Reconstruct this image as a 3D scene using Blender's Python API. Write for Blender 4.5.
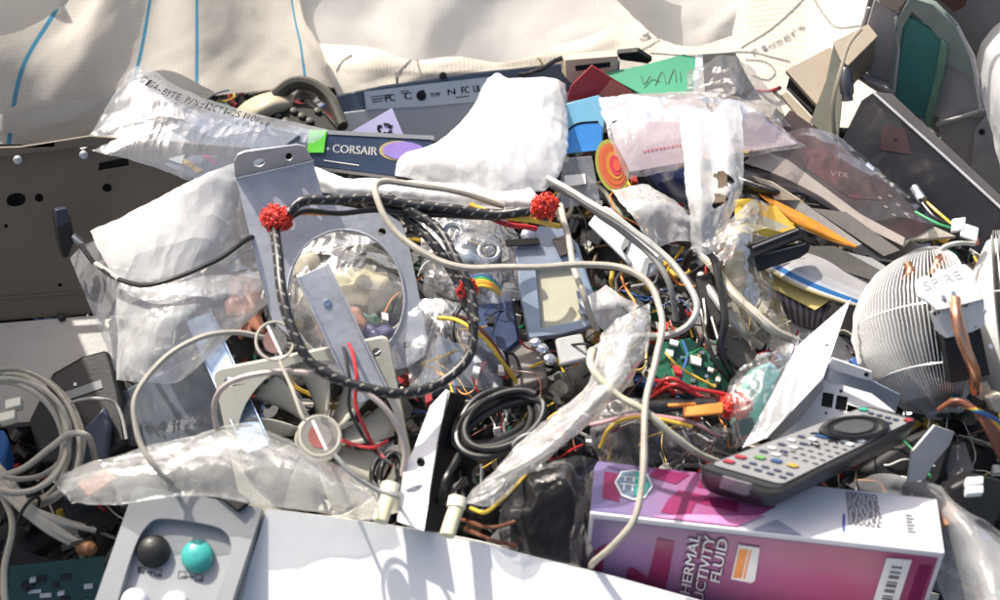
import bpy, bmesh, math, random
from mathutils import Vector as V, Matrix, noise, geometry
from mathutils.bvhtree import BVHTree
sc = bpy.context.scene
for o in list(bpy.data.objects): bpy.data.objects.remove(o)
RND = random.Random(7)
# ---------------------------------------------------------------- camera
CAM = V((0, -1.1, 1.05)); PITCH = math.atan2(1.05, 1.1); FPX = 1520.0
cd = bpy.data.cameras.new('camera'); cam = bpy.data.objects.new('camera', cd)
sc.collection.objects.link(cam); cam.location = CAM
cam.rotation_euler = (math.pi / 2 - PITCH, 0, 0)
cd.sensor_fit = 'HORIZONTAL'; cd.sensor_width = 36; cd.lens = FPX * 36 / 1000
cd.clip_start = 0.01; cd.clip_end = 2000
cd.dof.use_dof = True; cd.dof.focus_distance = 1.46; cd.dof.aperture_fstop = 3.6
sc.camera = cam
# ---------------------------------------------------------------- light
TO_SUN = V((-0.42, 0.46, 0.80)).normalized()
EL = math.asin(TO_SUN.z); AZ = math.atan2(TO_SUN.x, TO_SUN.y)
w = bpy.data.worlds.new('World'); sc.world = w; w.use_nodes = True
nt = w.node_tree; bg = nt.nodes['Background']; sky = nt.nodes.new('ShaderNodeTexSky')
sky.sky_type = 'NISHITA'; sky.sun_disc = False; sky.sun_elevation = EL; sky.sun_rotation = AZ
nt.links.new(sky.outputs[0], bg.inputs[0]); bg.inputs[1].default_value = 0.135
sky.dust_density = 6.0; sky.ozone_density = 0.1; sky.air_density = 1.0
sd = bpy.data.lights.new('sun', 'SUN'); sun = bpy.data.objects.new('sun', sd); sc.collection.objects.link(sun)
sd.energy = 4.5; sd.angle = math.radians(0.5); sd.color = (1, 0.95, 0.86)
sun.rotation_euler = TO_SUN.to_track_quat('Z', 'Y').to_euler(); sun.location = (0, 0, 5)
sc.view_settings.view_transform = 'Standard'; sc.view_settings.look = 'None'
sc.view_settings.gamma = 1; sc.view_settings.exposure = 0.6; sc.view_settings.use_curve_mapping = False
sc.render.engine = 'CYCLES'
cy = sc.cycles
cy.max_bounces = 10; cy.transparent_max_bounces = 24; cy.diffuse_bounces = 4; cy.glossy_bounces = 4
cy.caustics_reflective = False; cy.caustics_refractive = False; cy.use_denoising = True
# ---------------------------------------------------------------- geometry of the heap: a gently rising plane z = S*y + lift
S = 0.25
CF = V((0, math.cos(PITCH), -math.sin(PITCH))); CR = V((1, 0, 0)); CU = V((0, math.sin(PITCH), math.cos(PITCH)))
HN = V((0, -S, 1)).normalized()
def ray(px, py): return (CF * FPX + CR * (px - 500) + CU * (300 - py)).normalized()
def W(px, py, l=0.0):
    d = ray(px, py); t = (S * CAM.y + l - CAM.z) / (d.z - S * d.y)
    return CAM + d * t
class Plane:
    def __init__(s, a, b, c):
        s.o = W(*a); s.n = (W(*b) - s.o).cross(W(*c) - s.o).normalized()
        if s.n.dot(CAM - s.o) < 0: s.n = -s.n
    def at(s, px, py, h=0.0):
        d = ray(px, py); t = (s.o - CAM).dot(s.n) / d.dot(s.n)
        return CAM + d * t + s.n * h
    def ell(s, px, py, rx, ry, n=24, rot=0, h=0):
        c, q = math.cos(rot), math.sin(rot); r = []
        for i in range(n):
            a = 2 * math.pi * i / n; x, y = rx * math.cos(a), ry * math.sin(a)
            r.append(s.at(px + x * c - y * q, py + x * q + y * c, h))
        return r
    def poly(s, pts, h=0): return [s.at(p[0], p[1], h) for p in pts]
def heap(l): return Plane((300, 300, l), (600, 300, l), (450, 500, l))
def cat(P, n, closed=False):
    P = [V(p) for p in P]; m = len(P); out = []
    if m == 2: return [P[0].lerp(P[1], i / (n - 1)) for i in range(n)]
    segs = m if closed else m - 1
    for i in range(n):
        t = i / (n if closed else n - 1) * segs; k = min(int(t), segs - 1); f = t - k
        if closed: a, b, c, d = (P[(k + j - 1) % m] for j in range(4))
        else:
            b, c = P[k], P[k + 1]; a = P[k - 1] if k > 0 else b * 2 - c; d = P[k + 2] if k + 2 < m else c * 2 - b
        out.append(0.5 * ((2 * b) + (c - a) * f + (2 * a - 5 * b + 4 * c - d) * f * f + (3 * b - a - 3 * c + d) * f ** 3))
    return out
def smooth2(pts, n=40, closed=True): return [(p.x, p.y) for p in cat([(a, b, 0) for a, b in pts], n, closed)]
# ---------------------------------------------------------------- mesh builder
ORG = {}
class MB:
    def __init__(s): s.v = []; s.f = []; s.m = []; s.s = []; s.uv = []
    def face(s, idx, m=0, sm=False, uv=None): s.f.append(idx); s.m.append(m); s.s.append(sm); s.uv.append(uv)
    def slab(s, loops, t, m=0, ms=None, sm=False):
        if not isinstance(loops[0], (list, tuple)): loops = [loops]
        loops = [[V(p) for p in l] for l in loops]; t = V(t); ms = m if ms is None else ms
        flat = [p for l in loops for p in l]; b = len(s.v); n = len(flat)
        s.v += flat + [p + t for p in flat]
        for tri in geometry.tessellate_polygon(loops):
            s.face([b + i for i in tri], m); s.face([b + n + i for i in reversed(tri)], m)
        k = 0
        for l in loops:
            c = len(l)
            for i in range(c):
                j = (i + 1) % c; s.face([b + k + i, b + k + j, b + n + k + j, b + n + k + i], ms, sm)
            k += c
    def sheet(s, pts, m=0):
        b = len(s.v); s.v += [V(p) for p in pts]; s.face(list(range(b, b + len(pts))), m)
    def box(s, o, x, y, z, m=0):
        o, x, y, z = V(o), V(x), V(y), V(z); b = len(s.v)
        s.v += [o, o + x, o + x + y, o + y, o + z, o + x + z, o + x + y + z, o + y + z]
        for q in ((0, 3, 2, 1), (4, 5, 6, 7), (0, 1, 5, 4), (1, 2, 6, 5), (2, 3, 7, 6), (3, 0, 4, 7)): s.face([b + i for i in q], m)
    def grid(s, G, m=0, sm=True, cu=False, cv=False, flip=False, keep=None):
        nv, nu = len(G), len(G[0]); b = len(s.v)
        for r in G: s.v += [V(p) for p in r]
        for j in range(nv if cv else nv - 1):
            for i in range(nu if cu else nu - 1):
                i2, j2 = (i + 1) % nu, (j + 1) % nv
                u0, u1, v0, v1 = i / (nu - 1 + cu), (i + 1) / (nu - 1 + cu), j / (nv - 1 + cv), (j + 1) / (nv - 1 + cv)
                if keep and not keep((u0 + u1) / 2, (v0 + v1) / 2): continue
                q = [b + j * nu + i, b + j * nu + i2, b + j2 * nu + i2, b + j2 * nu + i]
                uv = [(u0, v0), (u1, v0), (u1, v1), (u0, v1)]
                if flip: q.reverse(); uv.reverse()
                s.face(q, m, sm, uv)
    def tube(s, P, r, seg=8, m=0, closed=False, cap=True, flat=1.0):
        P = [V(p) for p in P]; n = len(P)
        if callable(r): R = [r(i / (n - 1)) for i in range(n)]
        else: R = [r] * n
        T = []
        for i in range(n):
            a, c = (P[(i - 1) % n], P[(i + 1) % n]) if closed else (P[max(i - 1, 0)], P[min(i + 1, n - 1)])
            t = c - a; T.append(t.normalized() if t.length > 1e-9 else V((1, 0, 0)))
        u = HN - T[0] * HN.dot(T[0])
        if u.length < 1e-3: u = V((1, 0, 0)) - T[0] * T[0].x
        u.normalize(); b = len(s.v); L = 0; Ls = []
        for i in range(n):
            u = u - T[i] * u.dot(T[i]); u.normalize(); w_ = T[i].cross(u)
            if i: L += (P[i] - P[i - 1]).length
            Ls.append(L)
            for k in range(seg):
                a = 2 * math.pi * k / seg
                s.v.append(P[i] + (u * math.cos(a) * flat + w_ * math.sin(a)) * R[i])
        for i in range(n if closed else n - 1):
            j = (i + 1) % n; la = Ls[i]; lb = Ls[j] if j else L + (P[0] - P[-1]).length
            for k in range(seg):
                k2 = (k + 1) % seg
                s.face([b + i * seg + k, b + i * seg + k2, b + j * seg + k2, b + j * seg + k], m, True,
                       [(la * 100, k / seg), (la * 100, (k + 1) / seg), (lb * 100, (k + 1) / seg), (lb * 100, k / seg)])
        if cap and not closed:
            s.face([b + k for k in reversed(range(seg))], m); s.face([b + (n - 1) * seg + k for k in range(seg)], m)
    def lathe(s, o, ax, prof, seg=24, m=0, sx=1.0, ref=None):
        o, ax = V(o), V(ax).normalized(); x = V(ref) if ref else V((1, 0, 0)); x = (x - ax * x.dot(ax)).normalized(); y = ax.cross(x)
        G = [[o + ax * h + (x * math.cos(2 * math.pi * k / seg) * sx + y * math.sin(2 * math.pi * k / seg)) * r for k in range(seg)] for r, h in prof]
        s.grid(G, m, True, cu=True)
        b = len(s.v)
        s.v += G[0] + G[-1]
        s.face([b + k for k in reversed(range(seg))], m); s.face([b + seg + k for k in range(seg)], m)
    def blob(s, c, X, Y, Z, m=0, seg=16, rings=10, amp=0.0, fr=40, seed=0):
        c, X, Y, Z = V(c), V(X), V(Y), V(Z); G = []
        for j in range(rings + 1):
            th = math.pi * j / rings; row = []
            for i in range(seg):
                a = 2 * math.pi * i / seg; d = X * math.sin(th) * math.cos(a) + Y * math.sin(th) * math.sin(a) + Z * math.cos(th)
                k = 1 + amp * noise.noise((c + d) * fr + V((seed, 0, 0))); row.append(c + d * k)
            G.append(row)
        s.grid(G, m, True, cu=True)
    def text(s, st, o, X, Y, m=0, size=1.0):
        for vs, fs in [textmesh(st)]:
            b = len(s.v); s.v += [o + X * (x * size) + Y * (y * size) for x, y in vs]
            for f in fs: s.face([b + i for i in f], m)
    def build(s, name, mats, parent=None, bevel=0, smooth=35, seg=2, solid=0):
        if not isinstance(mats, (list, tuple)): mats = [mats]
        c = V((0, 0, 0))
        if s.v:
            lo = V([min(p[i] for p in s.v) for i in range(3)]); hi = V([max(p[i] for p in s.v) for i in range(3)]); c = (lo + hi) / 2; c.z = lo.z
        me = bpy.data.meshes.new(name); me.from_pydata([tuple(p - c) for p in s.v], [], s.f)
        for mt in mats: me.materials.append(mt)
        me.polygons.foreach_set('material_index', s.m)
        me.polygons.foreach_set('use_smooth', [True] * len(s.f))
        if any(u for u in s.uv):
            ul = me.uv_layers.new(name='UVMap'); data = []
            for f, u in zip(s.f, s.uv):
                for k in range(len(f)): data += list(u[k]) if u else [0.0, 0.0]
            ul.data.foreach_set('uv', data)
        if bevel:
            bm = bmesh.new(); bm.from_mesh(me); bmesh.ops.recalc_face_normals(bm, faces=bm.faces); bm.to_mesh(me); bm.free()
        me.validate(); me.update(); me.set_sharp_from_angle(angle=math.radians(smooth))
        o = bpy.data.objects.new(name, me); sc.collection.objects.link(o); o.location = c; ORG[o.name] = c.copy()
        if parent is not None:
            o.parent = parent; o.matrix_parent_inverse = Matrix.Translation(-ORG[parent.name])
        if solid:
            q = o.modifiers.new('thickness', 'SOLIDIFY'); q.thickness = solid
        if bevel:
            q = o.modifiers.new('bevel', 'BEVEL'); q.width = bevel; q.segments = seg; q.limit_method = 'ANGLE'; q.angle_limit = math.radians(40)
        return o
def tag(o, label=None, cat=None, group=None, kind=None):
    if label: o['label'] = label
    if cat: o['category'] = cat
    if group: o['group'] = group
    if kind: o['kind'] = kind
    return o
def thing(name, loc, label, cat, group=None):
    o = bpy.data.objects.new(name, None); sc.collection.objects.link(o); o.location = loc; o.empty_display_size = 0.02
    ORG[o.name] = V(loc); return tag(o, label, cat, group)
_tc = {}
def textmesh(st):
    if st in _tc: return _tc[st]
    cu = bpy.data.curves.new('t', 'FONT'); cu.body = st; cu.size = 1.0; cu.resolution_u = 3
    ob = bpy.data.objects.new('t', cu); sc.collection.objects.link(ob)
    dg = bpy.context.evaluated_depsgraph_get(); me = bpy.data.meshes.new_from_object(ob.evaluated_get(dg))
    r = ([(v.co.x, v.co.y) for v in me.vertices], [list(p.vertices) for p in me.polygons])
    bpy.data.objects.remove(ob); bpy.data.curves.remove(cu); bpy.data.meshes.remove(me)
    _tc[st] = r; return r
def ptext(mb, st, pl, p0, p1, hpx, h=0.0004, m=0, flip=False, fit=True, bold=0):
    a, b = pl.at(*p0, h), pl.at(*p1, h); X = b - a; Ln = X.length; X.normalize(); Y = pl.n.cross(X)
    if flip: Y = -Y
    vs, _ = textmesh(st); wd = max(x for x, y in vs) or 1
    ht = (pl.at(p0[0], p0[1] - hpx) - pl.at(*p0)).length
    sx = Ln / wd if fit else ht / 0.72
    for k in ([0] if not bold else [-bold, 0, bold]):
        mb.text(st, a + X * k, X * sx, Y * (ht / 0.72), m)
        if k: a = a + pl.n * 0.00003
# ---------------------------------------------------------------- lofts (films, sacks, sheets)
def loft(rows, nu, nv):
    R = [cat([W(*p) for p in r], nu) for r in rows]
    cols = [cat([R[j][i] for j in range(len(R))], nv) for i in range(nu)]
    return [[cols[i][j] for i in range(nu)] for j in range(nv)]
def folds(seed, n, lam):
    r = random.Random(seed); out = []
    for i in range(n):
        a = r.uniform(0, math.pi); l = lam * r.uniform(.5, 1.8)
        out.append((math.cos(a) / l, math.sin(a) / l, r.random(), l))
    return out
def crumple(G, seed, amp, lam, n=7, edge=0.3, bulge=0.0, fine=.6, rag=0.0):
    nv, nu = len(G), len(G[0]); F = folds(seed, n, lam) + [(a * 2.7, b * 2.7, c, l * .3 * fine) for a, b, c, l in folds(seed + 500, n, lam)]; out = []
    lu = sum((G[nv // 2][i + 1] - G[nv // 2][i]).length for i in range(nu - 1)); lv = sum((G[j + 1][nu // 2] - G[j][nu // 2]).length for j in range(nv - 1))
    for j in range(nv):
        row = []
        for i in range(nu):
            a = G[j][min(i + 1, nu - 1)] - G[j][max(i - 1, 0)]; b = G[min(j + 1, nv - 1)][i] - G[max(j - 1, 0)][i]
            nn = a.cross(b)
            nn = nn.normalized() if nn.length > 1e-12 else HN.copy()
            if nn.dot(CAM - G[j][i]) < 0: nn = -nn
            u, v = i / (nu - 1), j / (nv - 1); x, y = u * lu, v * lv; hgt = 0; tot = 0
            for (dx, dy, ph, l) in F:
                wv = noise.noise(V((x * 9 + ph * 50, y * 9, seed * 1.7))) * .55
                t = (x * dx + y * dy + ph + wv) % 1.0; k = abs(t * 2 - 1); hgt += (k - .5) * l; tot += l
            e = min(u, 1 - u, v, 1 - v); em = edge + (1 - edge) * min(1, e * 6)
            prof = max(0.0, math.sin(math.pi * u) * math.sin(math.pi * v)) ** .6
            row.append(G[j][i] + nn * (hgt / tot * amp * 2.2 * em + bulge * prof))
        out.append(row)
    if rag:
        for j in range(nv):
            for i in range(nu):
                u, v = i / (nu - 1), j / (nv - 1); e = min(u, 1 - u, v, 1 - v)
                if e < .12:
                    k = rag * (1 - e / .12); p = out[j][i]; q = p * 55 + V((seed, 0, 0)); out[j][i] = p + V((noise.noise(q) + .5 * noise.noise(q * 2.7), noise.noise(q + V((0, 7, 0))) + .5 * noise.noise(q * 2.7 + V((0, 7, 0))), 0)) * k
    return out
def bvh_of(o):
    me = o.data; l = o.location
    return BVHTree.FromPolygons([v.co + l for v in me.vertices], [list(p.vertices) for p in me.polygons])
def hit(b, px, py, h=0.001, fall=None):
    d = ray(px, py); r = b.ray_cast(CAM, d)
    if r[0] is None: return (fall if fall else W(px, py, .05)), HN
    n = r[1] if r[1].dot(d) < 0 else -r[1]
    return r[0] + n * h, n
def path_text(mb, b, st, path, hpx, m=0, h=0.0012):
    P = cat([(x, y, 0) for x, y in path], 200); L = [0]
    for i in range(199): L.append(L[-1] + (P[i + 1] - P[i]).length)
    lf = []
    for i in range(0, 200, 8):
        q, _ = hit(b, P[i].x, P[i].y, 0); lf.append(q.z - S * q.y)
    lf = [max(lf[max(0, i - 3):i + 4]) for i in range(25)]; lf = [sum(lf[max(0, i - 3):i + 4]) / len(lf[max(0, i - 3):i + 4]) for i in range(25)]
    for k, ch in enumerate(st):
        if ch == ' ': continue
        d = L[-1] * (k + .1) / len(st); i = next(q for q in range(200) if L[q] >= d); p = P[i]; q = P[min(i + 3, 199)]; tv = (q - p)
        if tv.length < 1e-6: tv = P[i] - P[i - 3]
        tv.normalize(); stp = L[-1] / len(st); n = HN; o = W(p.x, p.y, lf[min(24, i // 8)] + h); d2 = ray(p.x + tv.x * stp, p.y + tv.y * stp)
        e = CAM + d2 * ((o - CAM).dot(n) / d2.dot(n)); X = e - o
        Y = n.cross(X).normalized(); vs, _ = textmesh(ch); wd = max(x for x, y in vs) or 1
        mb.text(ch, o, X * (.86 / wd), Y * (hpx * .001 / .72), m)
def sheet_obj(name, rows, mat, label=None, cat_=None, nu=36, nv=36, amp=.004, lam=.05, nf=7, bulge=0, edge=.3, seed=1, two=0, parent=None, keep=None, solid=0, group=None, fine=.6):
    rag = .0018 if cat_ in ('plastic bag', 'foam sheet', 'antistatic bag') else 0
    G = crumple(loft(rows, nu, nv), seed, amp, lam, nf, edge, bulge, fine, rag)
    mb = MB(); mb.grid(G, 0, keep=keep)
    if two:
        B = crumple(loft(rows, nu, nv), seed + 77, amp, lam, nf, edge, 0, fine)
        for j in range(nv):
            for i in range(nu):
                u, v = i / (nu - 1), j / (nv - 1); pr = max(0.0, math.sin(math.pi * u) * math.sin(math.pi * v)) ** .5
                B[j][i] = B[j][i] - HN * (two * pr) if 0 < i < nu - 1 and 0 < j < nv - 1 else G[j][i]
        mb.grid(B, 0)
    o = mb.build(name, mat, parent, smooth=60, solid=solid)
    return tag(o, label, cat_, group) if label else o
def cable(name, pts, r, mat, label=None, cat_='cable', parent=None, n=None, seg=8, group=None, flat=1.0, wob=0.0034, closed=False):
    P = cat([W(*p) for p in pts], n or max(16, len(pts) * 7), closed); rn = len(P)
    if wob: P = [p + V((noise.noise(p * 22), noise.noise(p * 22 + V((9, 0, 0))), noise.noise(p * 22 + V((0, 9, 0))))) * wob for p in P]
    ph = P[0].x * 91; mb = MB(); mb.tube(P, (lambda q: r * (1 + .13 * noise.noise(V((q * rn * .22, ph, 0))))), seg, flat=flat, closed=closed); o = mb.build(name, mat, parent)
    if label: tag(o, label, cat_, group)
    return o
# ---------------------------------------------------------------- materials
def newmat(name):
    m = bpy.data.materials.new(name); m.use_nodes = True; t = m.node_tree; t.nodes.clear()
    out = t.nodes.new('ShaderNodeOutputMaterial'); return m, t, out
def N(t, kind, **kw):
    n = t.nodes.new('ShaderNode' + kind)
    for k, v in kw.items():
        if hasattr(n, k): setattr(n, k, v)
        else: n.inputs[k.replace('_', ' ')].default_value = v
    return n
def rgb(c): return (c[0], c[1], c[2], 1)
def ramp(t, stops):
    r = t.nodes.new('ShaderNodeValToRGB'); e = r.color_ramp.elements
    while len(e) < len(stops): e.new(.5)
    for q, (p, c) in zip(e, stops): q.position = p; q.color = rgb(c) if isinstance(c, tuple) else (c, c, c, 1)
    return r
def mat(name, col, rough=.5, metal=0., var=.18, scale=22, bump=0., bscale=160, spec=.5, coat=0., dirt=0., dirtcol=(.16, .13, .1)):
    m, t, out = newmat(name); p = N(t, 'BsdfPrincipled'); t.links.new(p.outputs[0], out.inputs[0])
    tc = N(t, 'TexCoord'); nz = N(t, 'TexNoise'); nz.inputs['Scale'].default_value = scale; nz.inputs['Detail'].default_value = 6; nz.inputs['Roughness'].default_value = .65
    t.links.new(tc.outputs['Object'], nz.inputs['Vector'])
    lo = tuple(c * (1 - var) for c in col); hi = tuple(min(1, c * (1 + var)) for c in col)
    r = ramp(t, [(.3, lo), (.7, hi)]); t.links.new(nz.outputs['Fac'], r.inputs[0]); src = r.outputs[0]
    if dirt:
        n2 = N(t, 'TexNoise'); n2.inputs['Scale'].default_value = scale * 2.7; n2.inputs['Detail'].default_value = 8; n2.inputs['Roughness'].default_value = .75
        t.links.new(tc.outputs['Object'], n2.inputs['Vector']); r2 = ramp(t, [(.5, 0.), (.72, float(dirt))]); t.links.new(n2.outputs['Fac'], r2.inputs[0])
        mx = N(t, 'MixRGB'); t.links.new(r2.outputs[0], mx.inputs[0]); t.links.new(src, mx.inputs[1]); mx.inputs[2].default_value = rgb(dirtcol); src = mx.outputs[0]
    t.links.new(src, p.inputs['Base Color'])
    rr = ramp(t, [(.25, max(.03, rough * .75)), (.8, min(1., rough * 1.25))]); t.links.new(nz.outputs['Fac'], rr.inputs[0]); t.links.new(rr.outputs[0], p.inputs['Roughness'])
    p.inputs['Metallic'].default_value = metal; p.inputs['Specular IOR Level'].default_value = spec; p.inputs['Coat Weight'].default_value = coat
    if bump:
        n3 = N(t, 'TexNoise'); n3.inputs['Scale'].default_value = bscale; n3.inputs['Detail'].default_value = 5; t.links.new(tc.outputs['Object'], n3.inputs['Vector'])
        b = N(t, 'Bump'); b.inputs['Strength'].default_value = bump; b.inputs['Distance'].default_value = .002; t.links.new(n3.outputs['Fac'], b.inputs['Height']); t.links.new(b.outputs[0], p.inputs['Normal'])
    return m
def film(name, col=(.9, .91, .93), lo=.12, hi=.6, rough=.24, scale=18, bump=.5, bscale=45, gloss=.3, trans=.45, a=.36, b=.68):
    m, t, out = newmat(name); tc = N(t, 'TexCoord')
    nz = N(t, 'TexNoise'); nz.inputs['Scale'].default_value = scale; nz.inputs['Detail'].default_value = 7; nz.inputs['Roughness'].default_value = .6; nz.inputs['Distortion'].default_value = 1.6
    t.links.new(tc.outputs['Object'], nz.inputs['Vector']); mid = lo * .45 + hi * .55; lo, hi = mid + (lo - mid) * .4, mid + (hi - mid) * .4
    r = ramp(t, [(a, lo), (b, hi)]); t.links.new(nz.outputs['Fac'], r.inputs[0])  # patchy opacity: the film's milkiness plus whiter areas imitating sun glints
    n3 = N(t, 'TexNoise'); n3.inputs['Scale'].default_value = 14; n3.inputs['Detail'].default_value = 3; t.links.new(tc.outputs['Object'], n3.inputs['Vector'])
    wm = N(t, 'VectorMath', operation='SCALE'); wm.inputs['Scale'].default_value = .05; t.links.new(n3.outputs['Color'], wm.inputs[0]); wa = N(t, 'VectorMath', operation='ADD'); t.links.new(wm.outputs[0], wa.inputs[0]); t.links.new(tc.outputs['Object'], wa.inputs[1])
    hs = []
    for sc_, an in ((bscale * .32, (1, 2.6, 1)), (bscale * .8, (3.2, 1, 1))):
        mp = N(t, 'Mapping'); mp.inputs['Scale'].default_value = an; mp.inputs['Rotation'].default_value = (0, 0, sc_); t.links.new(wa.outputs[0], mp.inputs[0])
        vo = N(t, 'TexVoronoi'); vo.inputs['Scale'].default_value = sc_; t.links.new(mp.outputs[0], vo.inputs['Vector']); hs.append(vo)
    ha = N(t, 'Math', operation='MULTIPLY_ADD'); ha.inputs[1].default_value = .3; t.links.new(hs[1].outputs['Distance'], ha.inputs[0]); t.links.new(hs[0].outputs['Distance'], ha.inputs[2])
    bp = N(t, 'Bump'); bp.inputs['Strength'].default_value = min(1, bump * 1.5); bp.inputs['Distance'].default_value = .005; t.links.new(ha.outputs[0], bp.inputs['Height'])
    df = N(t, 'BsdfDiffuse'); df.inputs[0].default_value = rgb(col); tr = N(t, 'BsdfTranslucent'); tr.inputs[0].default_value = rgb(col)
    gl = N(t, 'BsdfGlossy'); gl.inputs[0].default_value = (1, 1, 1, 1); gl.inputs['Roughness'].default_value = rough * .62
    for n in (df, tr, gl): t.links.new(bp.outputs[0], n.inputs['Normal'])
    m1 = N(t, 'MixShader'); m1.inputs[0].default_value = trans; t.links.new(df.outputs[0], m1.inputs[1]); t.links.new(tr.outputs[0], m1.inputs[2])
    tp = N(t, 'BsdfTransparent'); tp.inputs[0].default_value = rgb(tuple(min(1, .55 + .45 * c) for c in col))
    m2 = N(t, 'MixShader'); t.links.new(r.outputs[0], m2.inputs[0]); t.links.new(tp.outputs[0], m2.inputs[1]); t.links.new(m1.outputs[0], m2.inputs[2])
    fr = N(t, 'Fresnel'); fr.inputs[0].default_value = 1.5; t.links.new(bp.outputs[0], fr.inputs['Normal'])
    mu = N(t, 'Math', operation='MULTIPLY_ADD'); mu.inputs[1].default_value = gloss * 1.1; mu.inputs[2].default_value = 0; mu.use_clamp = True; t.links.new(fr.outputs[0], mu.inputs[0])
    m3 = N(t, 'MixShader'); t.links.new(mu.outputs[0], m3.inputs[0]); t.links.new(m2.outputs[0], m3.inputs[1]); t.links.new(gl.outputs[0], m3.inputs[2])
    t.links.new(m3.outputs[0], out.inputs[0]); return m
def sackmat(name, col, stripes=(), trans=.3, width=.006, stains=.35, weave=(110, 60), wc=.93):
    m, t, out = newmat(name); tc = N(t, 'TexCoord'); uvn = tc.outputs['UV']
    sp = N(t, 'SeparateXYZ'); t.links.new(uvn, sp.inputs[0])
    nz = N(t, 'TexNoise'); nz.inputs['Scale'].default_value = 9; nz.inputs['Detail'].default_value = 8; nz.inputs['Roughness'].default_value = .7; t.links.new(tc.outputs['Object'], nz.inputs['Vector'])
    r = ramp(t, [(.3, tuple(c * .86 for c in col)), (.65, col)]); t.links.new(nz.outputs['Fac'], r.inputs[0])
    # woven tapes: two crossing wave bands in object space
    h = []
    for d, s_ in ((0, weave[0]), (1, weave[1])):
        m0 = N(t, 'Math', operation='MULTIPLY'); m0.inputs[1].default_value = s_ * 6.2832; t.links.new(sp.outputs[d], m0.inputs[0]); m1 = N(t, 'Math', operation='SINE'); t.links.new(m0.outputs[0], m1.inputs[0])
        m2 = N(t, 'Math', operation='MULTIPLY_ADD'); m2.inputs[1].default_value = .5; m2.inputs[2].default_value = .5; t.links.new(m1.outputs[0], m2.inputs[0]); h.append(m2)
    ad = N(t, 'Math', operation='ADD'); t.links.new(h[0].outputs[0], ad.inputs[0]); t.links.new(h[1].outputs[0], ad.inputs[1])
    wr = ramp(t, [(.1, wc), (.9, 1.)]); mulh = N(t, 'Math', operation='MULTIPLY'); mulh.inputs[1].default_value = .5; t.links.new(ad.outputs[0], mulh.inputs[0]); t.links.new(mulh.outputs[0], wr.inputs[0])
    mm = N(t, 'MixRGB', blend_type='MULTIPLY'); mm.inputs[0].default_value = 1; t.links.new(r.outputs[0], mm.inputs[1]); t.links.new(wr.outputs[0], mm.inputs[2]); src = mm.outputs[0]
    n4 = N(t, 'TexNoise'); n4.inputs['Scale'].default_value = 26; n4.inputs['Detail'].default_value = 8; n4.inputs['Roughness'].default_value = .8; t.links.new(tc.outputs['Object'], n4.inputs['Vector'])
    r4 = ramp(t, [(.58, 0.), (.78, float(stains))]); t.links.new(n4.outputs['Fac'], r4.inputs[0]); m4 = N(t, 'MixRGB'); t.links.new(r4.outputs[0], m4.inputs[0]); t.links.new(src, m4.inputs[1]); m4.inputs[2].default_value = (.42, .33, .2, 1); src = m4.outputs[0]
    for u in stripes:
        sb = N(t, 'Math', operation='SUBTRACT'); t.links.new(sp.outputs[0], sb.inputs[0]); sb.inputs[1].default_value = u
        ab = N(t, 'Math', operation='ABSOLUTE'); t.links.new(sb.outputs[0], ab.inputs[0]); lt = N(t, 'Math', operation='LESS_THAN'); t.links.new(ab.outputs[0], lt.inputs[0]); lt.inputs[1].default_value = width
        mx = N(t, 'MixRGB'); t.links.new(lt.outputs[0], mx.inputs[0]); t.links.new(src, mx.inputs[1]); mx.inputs[2].default_value = (.1, .33, .5, 1); src = mx.outputs[0]
    df = N(t, 'BsdfPrincipled'); df.inputs['Roughness'].default_value = .55; tr = N(t, 'BsdfTranslucent'); t.links.new(src, df.inputs['Base Color']); t.links.new(src, tr.inputs[0])
    bp = N(t, 'Bump'); bp.inputs['Strength'].default_value = .25; bp.inputs['Distance'].default_value = .001; t.links.new(ad.outputs[0], bp.inputs['Height']); t.links.new(bp.outputs[0], df.inputs['Normal'])
    ms = N(t, 'MixShader'); ms.inputs[0].default_value = trans; t.links.new(df.outputs[0], ms.inputs[1]); t.links.new(tr.outputs[0], ms.inputs[2]); t.links.new(ms.outputs[0], out.inputs[0]); return m
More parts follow.
